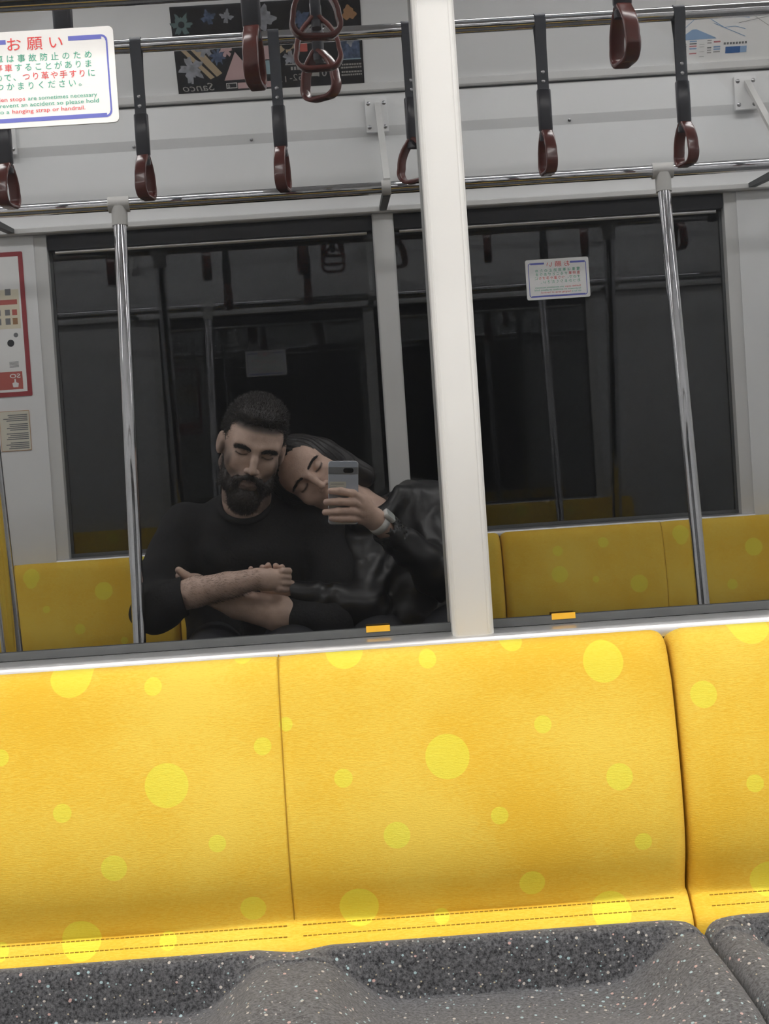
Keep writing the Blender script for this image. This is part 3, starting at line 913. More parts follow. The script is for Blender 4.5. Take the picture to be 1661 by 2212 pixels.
ad.poly('print', [(U(-0.366), 0.132), (U(-0.342), 0.135), (U(-0.276), 0.055), (U(-0.292), 0.046)], M['tan'])
blob(ad, 'print', U(-0.360), 0.070, 0.028, M['pale'], 3, 5, 0.5); ad.poly('print', [(U(-0.366), 0.062), (U(-0.356), 0.062), (U(-0.358), 0.030), (U(-0.364), 0.030)], M['pale'])
blob(ad, 'print', U(-0.318), 0.128, 0.024, M['pale'], 5, 7, 0.45); ad.disc('print', U(-0.318), 0.128, 0.008, M['teal'])
blob(ad, 'print', U(-0.375), 0.190, 0.024, M['teal'], 8, 6, 0.5); ad.disc('print', U(-0.375), 0.190, 0.009, M['ink_black'])
blob(ad, 'print', U(-0.300), 0.205, 0.016, M['bluep'], 9, 4, 0.5); blob(ad, 'print', U(-0.262), 0.115, 0.016, M['pinkp'], 12, 6, 0.5); blob(ad, 'print', U(-0.25), 0.205, 0.014, M['pale'], 14, 4, 0.6)
blob(ad, 'print', U(-0.285), 0.100, 0.018, M['bluep'], 15, 8, 0.5)
ad.poly('print', [(U(-0.272), 0.034), (U(-0.236), 0.110), (U(-0.180), 0.036)], M['pinkp'])
ad.rect('print', U(-0.118), U(-0.158), 0.085, 0.125, M['pinkp']); ad.rect('print', U(-0.120), U(-0.156), 0.045, 0.082, M['cyanp'])
blob(ad, 'print', U(-0.15), 0.195, 0.028, M['pale'], 21, 4, 0.4); blob(ad, 'print', U(-0.09), 0.125, 0.026, M['tan'], 22, 6, 0.5); ad.disc('print', U(-0.09), 0.125, 0.017, M['poster_black'])
blob(ad, 'print', U(-0.085), 0.085, 0.016, M['pale'], 23, 5, 0.5); ad.rect('print', U(-0.035), U(-0.07), 0.100, 0.122, M['redp']); blob(ad, 'print', U(-0.045), 0.185, 0.022, M['bluep'], 25, 5, 0.4)
ad.rect('print', U(0.110), U(0.058), 0.072, 0.150, M['bluep']); blob(ad, 'print', U(0.084), 0.125, 0.014, M['pale'], 31, 3, 0.5); blob(ad, 'print', U(0.085), 0.195, 0.018, M['orangep'], 33, 3, 0.3)
ad.rect('print', U(0.112), U(0.056), 0.071, 0.074, M['cyanp']); ad.rect('print', U(0.045), U(-0.10), 0.066, 0.069, M['dimwhite'])
for b in (0.056, 0.048, 0.036, 0.028):
    q = random.Random(int(b * 1000)); a = U(0.112)
    while a < U(0.058):
        w_ = q.uniform(0.003, 0.007); ad.rect('print', a, a + w_, b, b + 0.0045, M['dimwhite']); a += w_ + 0.0015
for a in np.arange(U(0.02), U(-0.08), 0.009):
    ad.rect('print', a, a + 0.006, 0.052, 0.061, M['dimwhite'])

mp_ = cove_sheet('route_map_poster', 1.62, -0.002, 0.63, 0.236, M['paper'], 'pale route map poster with coloured bars at the top of the right window')
U2 = lambda x: 1.62 - x
M['mapblue'] = pmat('map_blue', (0.30, 0.45, 0.66), 0.5); M['mapdark'] = pmat('map_dark_blue', (0.05, 0.14, 0.36), 0.5); M['mapred'] = pmat('map_red', (0.62, 0.24, 0.26), 0.5); M['mapgrey'] = pmat('map_grey', (0.46, 0.46, 0.45), 0.5)
mp_.poly('print', [(U2(1.000), 0.066), (U2(1.010), 0.074), (U2(1.040), 0.094), (U2(1.052), 0.094), (U2(1.105), 0.070), (U2(1.110), 0.066)], M['mapblue'])
def maprows(x0, x1, cols, b0, step, hh):
    for i, c in enumerate(cols):
        if c: mp_.rect('print', U2(x1), U2(x0), b0 - i * step, b0 - i * step + hh, M[c])
maprows(1.000, 1.026, [None, 'mapgrey', 'ink_grey', 'mapgrey', 'mapred', 'mapgrey', 'mapred', None, 'mapgrey'], 0.060, 0.0064, 0.0028)
maprows(1.034, 1.054, ['mapblue', 'ink_grey', 'mapred', 'mapblue', None, 'mapred'], 0.060, 0.0066, 0.0036)
maprows(1.062, 1.076, [None, 'mapgrey', 'mapgrey', None, 'mapgrey', None, 'mapgrey'], 0.058, 0.0066, 0.0014)
maprows(1.084, 1.096, ['mapgrey', 'mapgrey', None, 'ink_grey', 'mapgrey', 'mapgrey'], 0.060, 0.0066, 0.0036)
maprows(1.102, 1.121, [None, 'mapred', None, 'mapblue', 'mapblue', 'mapgrey'], 0.062, 0.0068, 0.0042)
mp_.rect('print', U2(1.196), U2(1.136), 0.024, 0.042, M['mapdark']); mp_.rect('print', U2(1.196), U2(1.178), 0.024, 0.042, M['mapblue'])
for i, a in enumerate(np.arange(U2(1.196), U2(1.132), 0.0085)): mp_.rect('print', a, a + 0.006, 0.048, 0.054, M['ink_grey'])
for (x0, b0), (x1, b1) in (((1.09, 0.120), (1.13, 0.095)), ((1.13, 0.095), (1.16, 0.097)), ((1.16, 0.097), (1.19, 0.088)), ((1.11, 0.130), (1.20, 0.118)), ((1.17, 0.105), (1.26, 0.120)), ((1.10, 0.108), (1.19, 0.068)), ((1.20, 0.130), (1.26, 0.090)), ((1.02, 0.100), (1.05, 0.125))):
    d = Vector((x1 - x0, b1 - b0)).normalized() * 0.0009; nx, ny = -d.y, d.x
    mp_.poly('print', [(U2(x0 + nx), b0 + ny), (U2(x1 + nx), b1 + ny), (U2(x1 - nx), b1 - ny), (U2(x0 - nx), b0 - ny)], M['mapblue' if x0 < 1.17 else 'mapgrey'])

# ---- poster in a red frame and a cream notice on the side panel left of the near window
PY = Yin('near', 0.0455)
rp = Sheet('framed_poster', (-0.873, PY, 1.258), (-1, 0, 0), (0, 0, 1), 0.21, 0.405, pmat('dark_red_frame', (0.34, 0.045, 0.055), 0.45), 'white poster in a dark red frame, reflected at the left edge', 'poster', r=0.004)
rp.rect('print', 0.013, 0.197, 0.013, 0.392, M['paper'])
rp.rect('print', 0.024, 0.20, 0.020, 0.070, M['redp']); rp.text('SO', 0.030, 0.052, 0.017, M['paper'], 0.030, bold=0.0003)
rp.poly('print', [(0.038, 0.026), (0.052, 0.026), (0.054, 0.038), (0.048, 0.040), (0.047, 0.050), (0.044, 0.050), (0.043, 0.040), (0.036, 0.037)], M['paper'])
for i in range(5): rp.rect('print', 0.032, 0.058, 0.082 + i * 0.0035, 0.0838 + i * 0.0035, M['ink_grey'])
rp.disc('print', 0.050, 0.150, 0.010, M['ink_black']); rp.disc('print', 0.034, 0.172, 0.0065, M['ink_grey'])
rp.rect('print', 0.018, 0.19, 0.190, 0.300, pmat('cream_print', (0.80, 0.74, 0.58), 0.5))
rp.rect('print', 0.024, 0.09, 0.258, 0.272, M['redp'])
for i, (a, c) in enumerate(((0.026, 'redp'), (0.046, 'ink_grey'), (0.072, 'ink_grey'))):
    rp.rect('print', a, a + 0.014, 0.228, 0.244, M[c]); rp.rect('print', a, a + 0.014, 0.202, 0.220, M['orangep' if i == 0 else 'ink_grey'])
rp.rect('print', 0.040, 0.056, 0.284, 0.302, M['ink_grey'])
cn = Sheet('paper_notice', (-0.886, PY, 1.105), (-1, 0, 0), (0, 0, 1), 0.085, 0.113, pmat('orange_edge', (0.55, 0.30, 0.14), 0.5), 'cream notice with lines of small print under the framed poster', 'sign', r=0.003)
cn.rect('print', 0.0015, 0.0835, 0.0015, 0.1115, pmat('cream_paper', (0.74, 0.71, 0.60), 0.6))
for i in range(20):
    if i % 5 != 4: cn.rect('print', 0.006, 0.006 + rnd.uniform(0.05, 0.072), 0.006 + i * 0.0052, 0.0088 + i * 0.0052, M['ink_grey'])
tag(Sheet('panel_label', (0.318, Yin('near', 0.058), 2.012), (-1, 0, 0), (0, 0, 1), 0.011, 0.007, M['mapblue'], 'tiny blue label on the white header panel right of the post', 'sticker', thick=0.0006, r=0.0005).root)
# ================================================================== people (seen in the window)
def ss(a, b, x):
    t = np.clip((x - a) / (b - a), 0, 1); return t * t * (3 - 2 * t)


class F:
    """Distance-field modelling on a numpy grid."""
    @staticmethod
    def sph(P, c, r):
        return np.sqrt(((P - np.array(c, np.float32)) ** 2).sum(-1)) - r
    @staticmethod
    def ell(P, c, r, R=None):
        q = P - np.array(c, np.float32)
        if R is not None: q = q @ np.array(R, np.float32)
        r = np.array(r, np.float32)
        k0 = np.sqrt(((q / r) ** 2).sum(-1)); k1 = np.sqrt(((q / (r * r)) ** 2).sum(-1)) + 1e-9
        return k0 * (k0 - 1) / k1
    @staticmethod
    def cap(P, a, b, ra, rb):
        a = np.array(a, np.float32); b = np.array(b, np.float32); d = b - a
        t = np.clip(((P - a) @ d) / (d @ d), 0, 1)
        q = P - a - t[..., None] * d
        return np.sqrt((q ** 2).sum(-1)) - (ra + (rb - ra) * t)
    @staticmethod
    def chain(P, pts, rs, k=0.0):
        o = None
        for i in range(len(pts) - 1):
            d = F.cap(P, pts[i], pts[i + 1], rs[i], rs[i + 1])
            o = d if o is None else (np.minimum(o, d) if k <= 0 else F.u(o, d, k))
        return o
    @staticmethod
    def u(a, b, k):
        h = np.maximum(k - np.abs(a - b), 0) / k
        return np.minimum(a, b) - h * h * k * 0.25
    @staticmethod
    def sub(a, b, k):
        h = np.maximum(k - np.abs(a + b), 0) / k
        return np.maximum(a, -b) + h * h * k * 0.25


def nets(fn, lo, hi, h):
    """Naive surface nets: vertices and quads of fn = 0."""
    lo = np.array(lo, float); hi = np.array(hi, float)
    n = np.ceil((hi - lo) / h).astype(int) + 1
    ax = [lo[i] + h * np.arange(n[i]) for i in range(3)]
    G = np.stack(np.meshgrid(*ax, indexing='ij'), -1).astype(np.float32)
    D = np.empty(n, np.float32)
    for i in range(0, n[0], 16): D[i:i + 16] = fn(G[i:i + 16])
    s = D < 0
    c = np.zeros(n - 1, np.int8)
    for dx in (0, 1):
        for dy in (0, 1):
            for dz in (0, 1):
                c += s[dx:n[0] - 1 + dx, dy:n[1] - 1 + dy, dz:n[2] - 1 + dz]
    act = (c > 0) & (c < 8)
    I = np.argwhere(act)
    idx = -np.ones(n - 1, np.int64); idx[act] = np.arange(len(I))
    acc = np.zeros((len(I), 3)); cnt = np.zeros(len(I))
    cor = [(x, y, z) for x in (0, 1) for y in (0, 1) for z in (0, 1)]
    for a in cor:
        for k in range(3):
            if a[k]: continue
            b = list(a); b[k] = 1
            va = D[I[:, 0] + a[0], I[:, 1] + a[1], I[:, 2] + a[2]]; vb = D[I[:, 0] + b[0], I[:, 1] + b[1], I[:, 2] + b[2]]
            m = (va < 0) != (vb < 0)
            t = np.where(m, va / np.where(m, va - vb, 1), 0)
            p = np.array(a, float) + t[:, None] * (np.array(b) - np.array(a))
            acc += p * m[:, None]; cnt += m
    V = lo + h * (I + acc / cnt[:, None])
    Q = []
    for k in range(3):
        u_, w_ = (k + 1) % 3, (k + 2) % 3
        sl = [slice(1, n[i] - 1) for i in range(3)]; sl[k] = slice(0, n[k] - 1)
        s2 = list(sl); s2[k] = slice(1, n[k])
        A, B = s[tuple(sl)], s[tuple(s2)]
        E = np.argwhere(A != B)
        off = np.array([0 if i == k else 1 for i in range(3)])
        E = E + off
        fl_ = s[E[:, 0], E[:, 1], E[:, 2]]
        du = np.zeros(3, int); du[u_] = 1; dw = np.zeros(3, int); dw[w_] = 1
        q = [idx[tuple((E - o).T)] for o in (du * 0, du, du + dw, dw)]
        q = np.stack(q, 1)
        q[~fl_] = q[~fl_][:, ::-1]
        Q.append(q)
    Q = np.concatenate(Q)
    Q = Q[(Q >= 0).all(1)]
    return V, Q


def normals(fn, V, e=0.001):
    P = V.astype(np.float32)
    g = np.stack([fn(P + np.eye(3, dtype=np.float32)[i] * e) - fn(P - np.eye(3, dtype=np.float32)[i] * e) for i in range(3)], -1)
    return g / (np.linalg.norm(g, axis=1, keepdims=True) + 1e-9)


def rotm(yaw, pitch, roll):
    """Head pose: yaw turns the face towards +x, pitch nods down, roll tips the crown towards +x."""
    Rz = Matrix.Rotation(-yaw, 3, 'Z'); Rx = Matrix.Rotation(-pitch, 3, 'X'); Ry = Matrix.Rotation(roll, 3, 'Y')
    return np.array(Rz @ Ry @ Rx)


def strands(name, pts, dirs, length, width, mat, parent, seed, curl=0.25, jitter=0.35, gravity=0.0):
    """Short hairs as tapering three-sided blades, joined into one part."""
    q = np.random.default_rng(seed)
    n = len(pts)
    d = dirs + q.normal(0, jitter, (n, 3)); d[:, 2] -= gravity; d /= np.linalg.norm(d, axis=1, keepdims=True)
    L = length * q.uniform(0.6, 1.15, n)
    side = np.cross(d, q.normal(0, 1, (n, 3))); side /= np.linalg.norm(side, axis=1, keepdims=True)
    side2 = np.cross(d, side)
    bend = q.normal(0, curl, (n, 3))
    p1 = pts + d * (L * 0.55)[:, None]
    d2 = d + bend; d2 /= np.linalg.norm(d2, axis=1, keepdims=True)
    p2 = p1 + d2 * (L * 0.45)[:, None]
    V = []; Fq = []
    for ring, w in ((pts, 1.0), (p1, 0.75)):
        for k in range(3):
            a = 2 * PI * k / 3
            V.append(ring + (side * math.cos(a) + side2 * math.sin(a)) * width * w)
    V.append(p2)
    V = np.stack(V, 1).reshape(-1, 3)
    b = np.arange(n) * 7
    for k in range(3):
        l = (k + 1) % 3
        Fq += np.stack([b + k, b + l, b + 3 + l, b + 3 + k], 1).tolist()
        Fq += np.stack([b + 3 + k, b + 3 + l, b + 6], 1).tolist()
    o = mk(name, V, Fq, mat, parent, True, kind='stuff')
    return o


def skin_mat(name, col, lip, rough=0.5):
    m, nt, b = newmat(name)
    a = nt.nodes.new('ShaderNodeAttribute'); a.attribute_name = 'tone'
    tc = nt.nodes.new('ShaderNodeTexCoord'); n = nt.nodes.new('ShaderNodeTexNoise'); n.inputs['Scale'].default_value = 45; n.inputs['Detail'].default_value = 5
    nt.links.new(tc.outputs['Object'], n.inputs['Vector'])
    r = nt.nodes.new('ShaderNodeValToRGB')
    r.color_ramp.elements[0].position = 0.3; r.color_ramp.elements[0].color = (*[c * 0.86 for c in col], 1)
    r.color_ramp.elements[1].position = 0.7; r.color_ramp.elements[1].color = (*[min(1, c * 1.1) for c in col], 1)
    nt.links.new(n.outputs['Fac'], r.inputs['Fac'])
    mx = nt.nodes.new('ShaderNodeMix'); mx.data_type = 'RGBA'
    sp = nt.nodes.new('ShaderNodeSeparateColor'); nt.links.new(a.outputs['Color'], sp.inputs[0])
    nt.links.new(sp.outputs[0], mx.inputs['Factor']); nt.links.new(r.outputs['Color'], mx.inputs['A']); mx.inputs['B'].default_value = (*lip, 1)
    m3 = nt.nodes.new('ShaderNodeMix'); m3.data_type = 'RGBA'
    nt.links.new(sp.outputs[1], m3.inputs['Factor']); nt.links.new(mx.outputs['Result'], m3.inputs['A']); m3.inputs['B'].default_value = (0.022, 0.017, 0.015, 1)
    nt.links.new(m3.outputs['Result'], b.inputs['Base Color'])
    b.inputs['Roughness'].default_value = rough
    b.inputs['Subsurface Weight'].default_value = 0.0
    bp = nt.nodes.new('ShaderNodeBump'); bp.inputs['Distance'].default_value = 0.0006
    n2 = nt.nodes.new('ShaderNodeTexNoise'); n2.inputs['Scale'].default_value = 260; nt.links.new(tc.outputs['Object'], n2.inputs['Vector'])
    nt.links.new(n2.outputs['Fac'], bp.inputs['Height']); nt.links.new(bp.outputs['Normal'], b.inputs['Normal'])
    return m


M['skin_m'] = skin_mat('skin_man', (0.60, 0.43, 0.35), (0.40, 0.24, 0.21))
M['skin_w'] = skin_mat('skin_woman', (0.66, 0.46, 0.37), (0.50, 0.19, 0.18))
M['hair_m'] = pmat('dark_brown_hair', (0.022, 0.018, 0.016), 0.45)
M['beard'] = pmat('dark_beard', (0.030, 0.023, 0.019), 0.5, var=0.3, scale=200)
M['hair_w'] = pmat('black_hair', (0.014, 0.012, 0.012), 0.4)
M['sweater'] = pmat('black_knit', (0.010, 0.010, 0.011), 0.9, var=0.2, scale=60, bump=0.0012, bscale=140)
M['leather'] = pmat('black_leather', (0.012, 0.012, 0.013), 0.36, var=0.15, scale=40, bump=0.0012, bscale=28)
M['trouser'] = pmat('dark_trousers', (0.014, 0.015, 0.020), 0.9, var=0.2, scale=80)
M['shoe'] = pmat('dark_shoe', (0.02, 0.02, 0.02), 0.5)
M['nail'] = pmat('nail', (0.66, 0.45, 0.40), 0.25)


def head_field(P, fem=0.0, mouth=True):
    """A head in its own frame: x to its right, y forward, z up, origin between the ears."""
    x = np.abs(P[..., 0]); Q = np.stack([x, P[..., 1], P[..., 2]], -1)
    d = F.ell(Q, (0, -0.012, 0.040), (0.077, 0.098, 0.086))
    d = F.u(d, F.ell(Q, (0, 0.030, -0.022), (0.064 - 0.003 * fem, 0.064, 0.088)), 0.03)
    d = F.u(d, F.ell(Q, (0, 0.050, 0.052), (0.060, 0.046, 0.046)), 0.03)          # forehead
    d = F.u(d, F.cap(Q, (0.058, -0.002, -0.050), (0.020, 0.068, -0.092), 0.018 - 0.004 * fem, 0.019 - 0.003 * fem), 0.028)   # jaw line
    d = F.u(d, F.sph(Q, (0, 0.080, -0.098), 0.018 - 0.003 * fem), 0.022)           # chin
    d = F.u(d, F.sph(Q, (0.046, 0.063, -0.014), 0.021), 0.024)                      # cheek bone
    d = F.u(d, F.cap(Q, (0.006, 0.0975, 0.0335), (0.045, 0.080, 0.0365), 0.0100 - 0.004 * fem, 0.0115 - 0.004 * fem), 0.018)   # brow
    d = F.sub(d, F.ell(Q, (0.0335, 0.1035, 0.0165), (0.0215, 0.0235, 0.0150)), 0.014)    # eye socket
    d = F.u(d, F.sph(Q, (0.0335, 0.0765, 0.0155), 0.0142), 0.005)                    # lidded eye
    d = F.u(d, F.chain(Q, [(0, 0.095, 0.028), (0, 0.108, 0.004), (0, 0.119, -0.021)], [0.0075, 0.0085, 0.0105 - 0.001 * fem], 0.01), 0.010)  # nose
    d = F.u(d, F.sph(Q, (0.0125, 0.106, -0.026), 0.0085 - 0.001 * fem), 0.008)     # nostril wing
    d = F.sub(d, F.sph(Q, (0.0065, 0.112, -0.034), 0.0038), 0.003)
    d = F.u(d, F.ell(Q, (0, 0.090, -0.060), (0.030, 0.014, 0.022)), 0.016)          # muzzle
    d = F.u(d, F.ell(Q, (0, 0.1015, -0.0535), (0.022, 0.0075, 0.0048 + 0.0008 * fem)), 0.005)
    d = F.u(d, F.ell(Q, (0, 0.1010, -0.0645), (0.018, 0.0085, 0.0058 + 0.0008 * fem)), 0.005)
    d = F.sub(d, F.cap(Q, (0, 0.112, -0.0588), (0.024, 0.100, -0.0595), 0.0016, 0.0008), 0.003)
    # ear
    e = F.ell(Q, (0.082, -0.010, 0.000), (0.0085, 0.019, 0.032), np.array(Matrix.Rotation(0.35, 3, 'Z')))
    e = F.sub(e, F.ell(Q, (0.092, -0.004, 0.004), (0.007, 0.010, 0.019)), 0.006)
    d = F.u(d, e, 0.006)
    return d


def tone_attr(o, fn_local, R, org, sc, lips=True, dark=None, lw=0.0020):
    """Vertex tones: red channel lips and nostril blush, green channel lash line and stubble."""
    me = o.data
    n = len(me.vertices); co = np.empty(n * 3); me.vertices.foreach_get('co', co); co = co.reshape(-1, 3) + np.array(wloc(o.parent))
    L = ((co - np.array(org)) @ R) / sc
    ax_ = np.abs(L[:, 0])
    lipm = np.maximum(np.exp(-((L[:, 2] + 0.0535) / 0.0048) ** 2), np.exp(-((L[:, 2] + 0.0650) / 0.0062) ** 2)) * (ax_ < 0.0225 - 0.3 * np.abs(L[:, 2] + 0.059)) * (L[:, 1] > 0.088)
    lash = np.exp(-((L[:, 2] - (0.0085 + 14 * (ax_ - 0.0335) ** 2)) / lw) ** 2) * (np.abs(ax_ - 0.0335) < 0.0155) * (L[:, 1] > 0.075)
    g = lash.copy()
    if dark is not None: g = np.maximum(g, dark(L))
    inside = (np.abs(L).max(1) < 0.16)
    col = np.zeros((n, 4)); col[:, 0] = lipm * inside * (0.85 if lips else 0.5); col[:, 1] = g * inside; col[:, 3] = 1
    a = me.color_attributes.new('tone', 'FLOAT_COLOR', 'POINT'); a.data.foreach_set('color', col.ravel())


def xf(R, org, sc): return lambda p: tuple(np.array(org) + sc * (R @ np.array(p, float)))


def loc_field(fn, R, org, sc): return lambda P: fn(((P - np.array(org, np.float32)) @ R.astype(np.float32)) / np.float32(sc)) * sc


def join(parts):
    V = []; Q = []; n = 0
    for v, q in parts:
        V.append(v); Q.append(q + n); n += len(v)
    return np.concatenate(V), np.concatenate(Q)


# ------------------------------------------------------------------ the man
man = empty('person', (-0.27, -2.10, 0.0), 'bearded person in a black sweater with folded arms, seen in the dark window', 'person')
RM = rotm(math.radians(11), math.radians(20), math.radians(15)); SM_ = 0.985
eyeM = np.array((-0.232, -1.935, 1.046))
orgM = eyeM - SM_ * (RM @ np.array((0, 0.088, 0.016)))
hM = xf(RM, orgM, SM_)
neckM = [hM((0, -0.020, -0.045)), (-0.270, -2.085, 0.945), (-0.280, -2.120, 0.84)]


def man_head(P):
    d = loc_field(head_field, RM, orgM, SM_)(P)
    return F.u(d, F.chain(P, neckM, [0.057, 0.060, 0.064], 0.02), 0.03)


FA_L = [(-0.455, -1.918, 0.700), (-0.40, -1.898, 0.712), (-0.32, -1.886, 0.724), (-0.248, -1.880, 0.736)]
def man_left_arm(P):
    d = F.chain(P, FA_L, [0.038, 0.0375, 0.033, 0.0265], 0.01)
    d = F.u(d, F.ell(P, (-0.213, -1.886, 0.731), (0.040, 0.017, 0.028), np.array(Matrix.Rotation(0.08, 3, 'Y'))), 0.02)
    for i, z in enumerate((0.7515, 0.7365, 0.7215, 0.7075)):
        k = (-0.180 - 0.004 * (i == 3) - 0.002 * i, -1.882, z)
        m_ = (k[0] + 0.014, -1.900, z - 0.003); t_ = (k[0] - 0.010, -1.932, z - 0.006)
        d = F.u(d, F.chain(P, [k, m_, t_], [0.0092, 0.0088, 0.0080], 0.003), 0.0030)
    d = F.u(d, F.chain(P, [(-0.232, -1.900, 0.744), (-0.212, -1.918, 0.747), (-0.196, -1.930, 0.744)], [0.0125, 0.0105, 0.009], 0.004), 0.010)
    return d


FA_R = [(-0.130, -1.968, 0.618), (-0.20, -1.945, 0.640), (-0.30, -1.942, 0.672), (-0.372, -1.950, 0.704)]
def man_right_arm(P):
    d = F.chain(P, FA_R, [0.047, 0.045, 0.038, 0.030], 0.01)
    d = F.u(d, F.ell(P, (-0.412, -1.962, 0.722), (0.040, 0.020, 0.034)), 0.02)
    d = F.u(d, F.chain(P, [(-0.405, -1.945, 0.738), (-0.426, -1.930, 0.752), (-0.4415, -1.922, 0.768)], [0.0125, 0.0115, 0.0095], 0.004), 0.010)
    for i in range(4):
        z = 0.748 - 0.016 * i
        d = F.u(d, F.chain(P, [(-0.435, -1.970, z), (-0.450, -2.000, z), (-0.438, -2.028, z)], [0.0105, 0.0098, 0.0085], 0.004), 0.006)
    return d


vh = nets(man_head, (-0.40, -2.26, 0.82), (-0.09, -1.76, 1.24), 0.0034)
vl = nets(man_left_arm, (-0.52, -1.99, 0.63), (-0.12, -1.82, 0.81), 0.003)
vr = nets(man_right_arm, (-0.52, -2.06, 0.55), (-0.06, -1.88, 0.80), 0.0034)
bodyM = mk('body', *join([vh, vl, vr]), M['skin_m'], man, True)


def stub(L):
    ax_ = np.abs(L[:, 0])
    jaw = ss(-0.030, -0.048, L[:, 2] - 0.55 * ss(0.03, 0.07, ax_) * 0.03)
    side = ss(0.050, 0.062, ax_) * ss(0.03, -0.01, L[:, 2]) * ss(-0.02, 0.012, L[:, 1])
    hairm = ss(0.066, 0.082, L[:, 2] + 0.35 * np.maximum(0, -L[:, 1] + 0.05)) * 0.9
    return np.clip(np.maximum(np.maximum(jaw * 0.55, side * 0.7) * (L[:, 1] > -0.02), hairm), 0, 0.95)


tone_attr(bodyM, None, RM, orgM, SM_, lips=False, dark=stub)

# beard and moustache: a soft mass over the jaw, with the mouth left open, then single hairs
def beard_local(P):
    x = np.abs(P[..., 0]); Q = np.stack([x, P[..., 1], P[..., 2]], -1)
    d = F.cap(Q, (0.060, 0.012, -0.030), (0.048, 0.050, -0.074), 0.012, 0.019)
    d = F.u(d, F.cap(Q, (0.048, 0.050, -0.074), (0.0, 0.084, -0.104), 0.019, 0.030), 0.018)
    d = F.u(d, F.ell(Q, (0, 0.082, -0.118), (0.038, 0.028, 0.030)), 0.02)
    d = F.u(d, F.cap(Q, (0.0, 0.1045, -0.0415), (0.028, 0.094, -0.058), 0.0075, 0.0085), 0.006)
    d = F.u(d, F.cap(Q, (0.030, 0.090, -0.058), (0.034, 0.080, -0.085), 0.010, 0.014), 0.010)
    d = F.sub(d, F.ell(Q, (0, 0.112, -0.0590), (0.0200, 0.020, 0.0062)), 0.004)
    n = 0.0016 * np.sin(P[..., 0] * 420 + np.sin(P[..., 2] * 300) * 1.7) * np.sin(P[..., 2] * 350 + P[..., 1] * 200)
    return d + n


bf = loc_field(beard_local, RM, orgM, SM_)
vb = nets(bf, (-0.40, -2.06, 0.84), (-0.09, -1.78, 1.06), 0.003)
beardM = mk('beard', vb[0], vb[1], M['beard'], man, True)
tag(beardM, 'full dark beard and moustache')
rg = np.random.default_rng(3)
N_ = normals(bf, vb[0])
pick = rg.choice(len(vb[0]), 5200, replace=len(vb[0]) < 5200)
loc = ((vb[0][pick] - orgM) @ RM) / SM_
keep = (loc[:, 1] > -0.01) & ~((np.abs(loc[:, 0]) < 0.022) & (np.abs(loc[:, 2] + 0.059) < 0.009))
pick = pick[keep]; loc = loc[keep]
downM = RM @ np.array((0, 0.25, -1.0))
strands('beard_hair', vb[0][pick] - N_[pick] * 0.002, N_[pick] * 0.55 + downM * 0.75, 0.013, 0.00055, M['beard'], beardM, 5, 0.3, 0.28)

# short hair, longer on top
def hair_local(P):
    x = np.abs(P[..., 0]); Q = np.stack([x, P[..., 1], P[..., 2]], -1)
    d = F.ell(Q, (0, -0.018, 0.046), (0.0805, 0.100, 0.094))
    d = F.u(d, F.ell(Q, (0, 0.030, 0.108), (0.062, 0.062, 0.030)), 0.03)
    # cut away the face and what lies under the hair line
    d = F.sub(d, F.ell(Q, (0, 0.118, 0.020), (0.076, 0.090, 0.074)), 0.006)
    line = (P[..., 2] - 0.0) * -1 - 0.010 - 0.9 * np.maximum(0, -(P[..., 1] + 0.02))
    d = np.maximum(d, line)
    n = 0.0022 * np.sin(P[..., 0] * 260 + 2 * np.sin(P[..., 1] * 140)) * np.sin(P[..., 1] * 210 + P[..., 2] * 150)
    return d + n


hf_ = loc_field(hair_local, RM, orgM, SM_)
vk = nets(hf_, (-0.40, -2.26, 0.96), (-0.08, -1.84, 1.25), 0.004)
hairM = mk('hair', vk[0], vk[1], M['hair_m'], man, True)
tag(hairM, 'short dark hair, longer on top')
N_ = normals(hf_, vk[0]); loc = ((vk[0] - orgM) @ RM) / SM_
cand = np.argwhere((loc[:, 2] > 0.03) & (N_ @ RM[:, 1] > -0.6))[:, 0]
pick = rg.choice(cand, min(len(cand), 4200), replace=False)
topw = ss(0.08, 0.12, loc[pick, 2])[:, None]
strands('hair_tuft', vk[0][pick] - N_[pick] * 0.003, N_[pick] * 0.8 + (RM @ np.array((0.25, -0.2, 0.9))) * 0.6 * topw, 0.016, 0.0006, M['hair_m'], hairM, 6, 0.25, 0.25)


def brow(R, org, sc, mat, parent, seed, lift=0.0, n=260, thick=0.0045, raise_=0.0):
    q = np.random.default_rng(seed)
    for sx in (-1, 1):
        t = q.uniform(0, 1, n)
        x = 0.012 + 0.042 * t; z = 0.0325 + 0.006 * np.sin(t * PI * 0.75) - 0.004 * t + q.normal(0, thick * 0.42, n) + raise_
        y = 0.1035 - 0.30 * np.maximum(0, x - 0.014) ** 1.0 * (0.35 + 0.9 * t)
        L = np.stack([x * sx, y, z], 1)
        Wd = np.array(org) + sc * (L @ R.T)
        dirs = np.stack([sx * (0.9 + 0 * t), -0.25 + 0 * t, 0.35 - 0.6 * t], 1) @ R.T
        strands('eyebrow', Wd, dirs, 0.0085 * sc, 0.0005, mat, parent, seed + sx, 0.1, 0.15)


brow(RM, orgM, SM_, M['hair_m'], man, 11, n=420, thick=0.0066, raise_=-0.0045)
# arm hair on the crossed forearm
fv, fq = vl
Na = normals(man_left_arm, fv)
c_ = np.argwhere((fv[:, 0] > -0.43) & (fv[:, 0] < -0.235) & (Na[:, 1] > -0.3))[:, 0]
pick = rg.choice(c_, 900, replace=False)
strands('arm_hair', fv[pick], Na[pick] * 0.5 + np.array((0.8, 0.1, -0.25)), 0.011, 0.00022, M['beard'], man, 8, 0.2, 0.25)


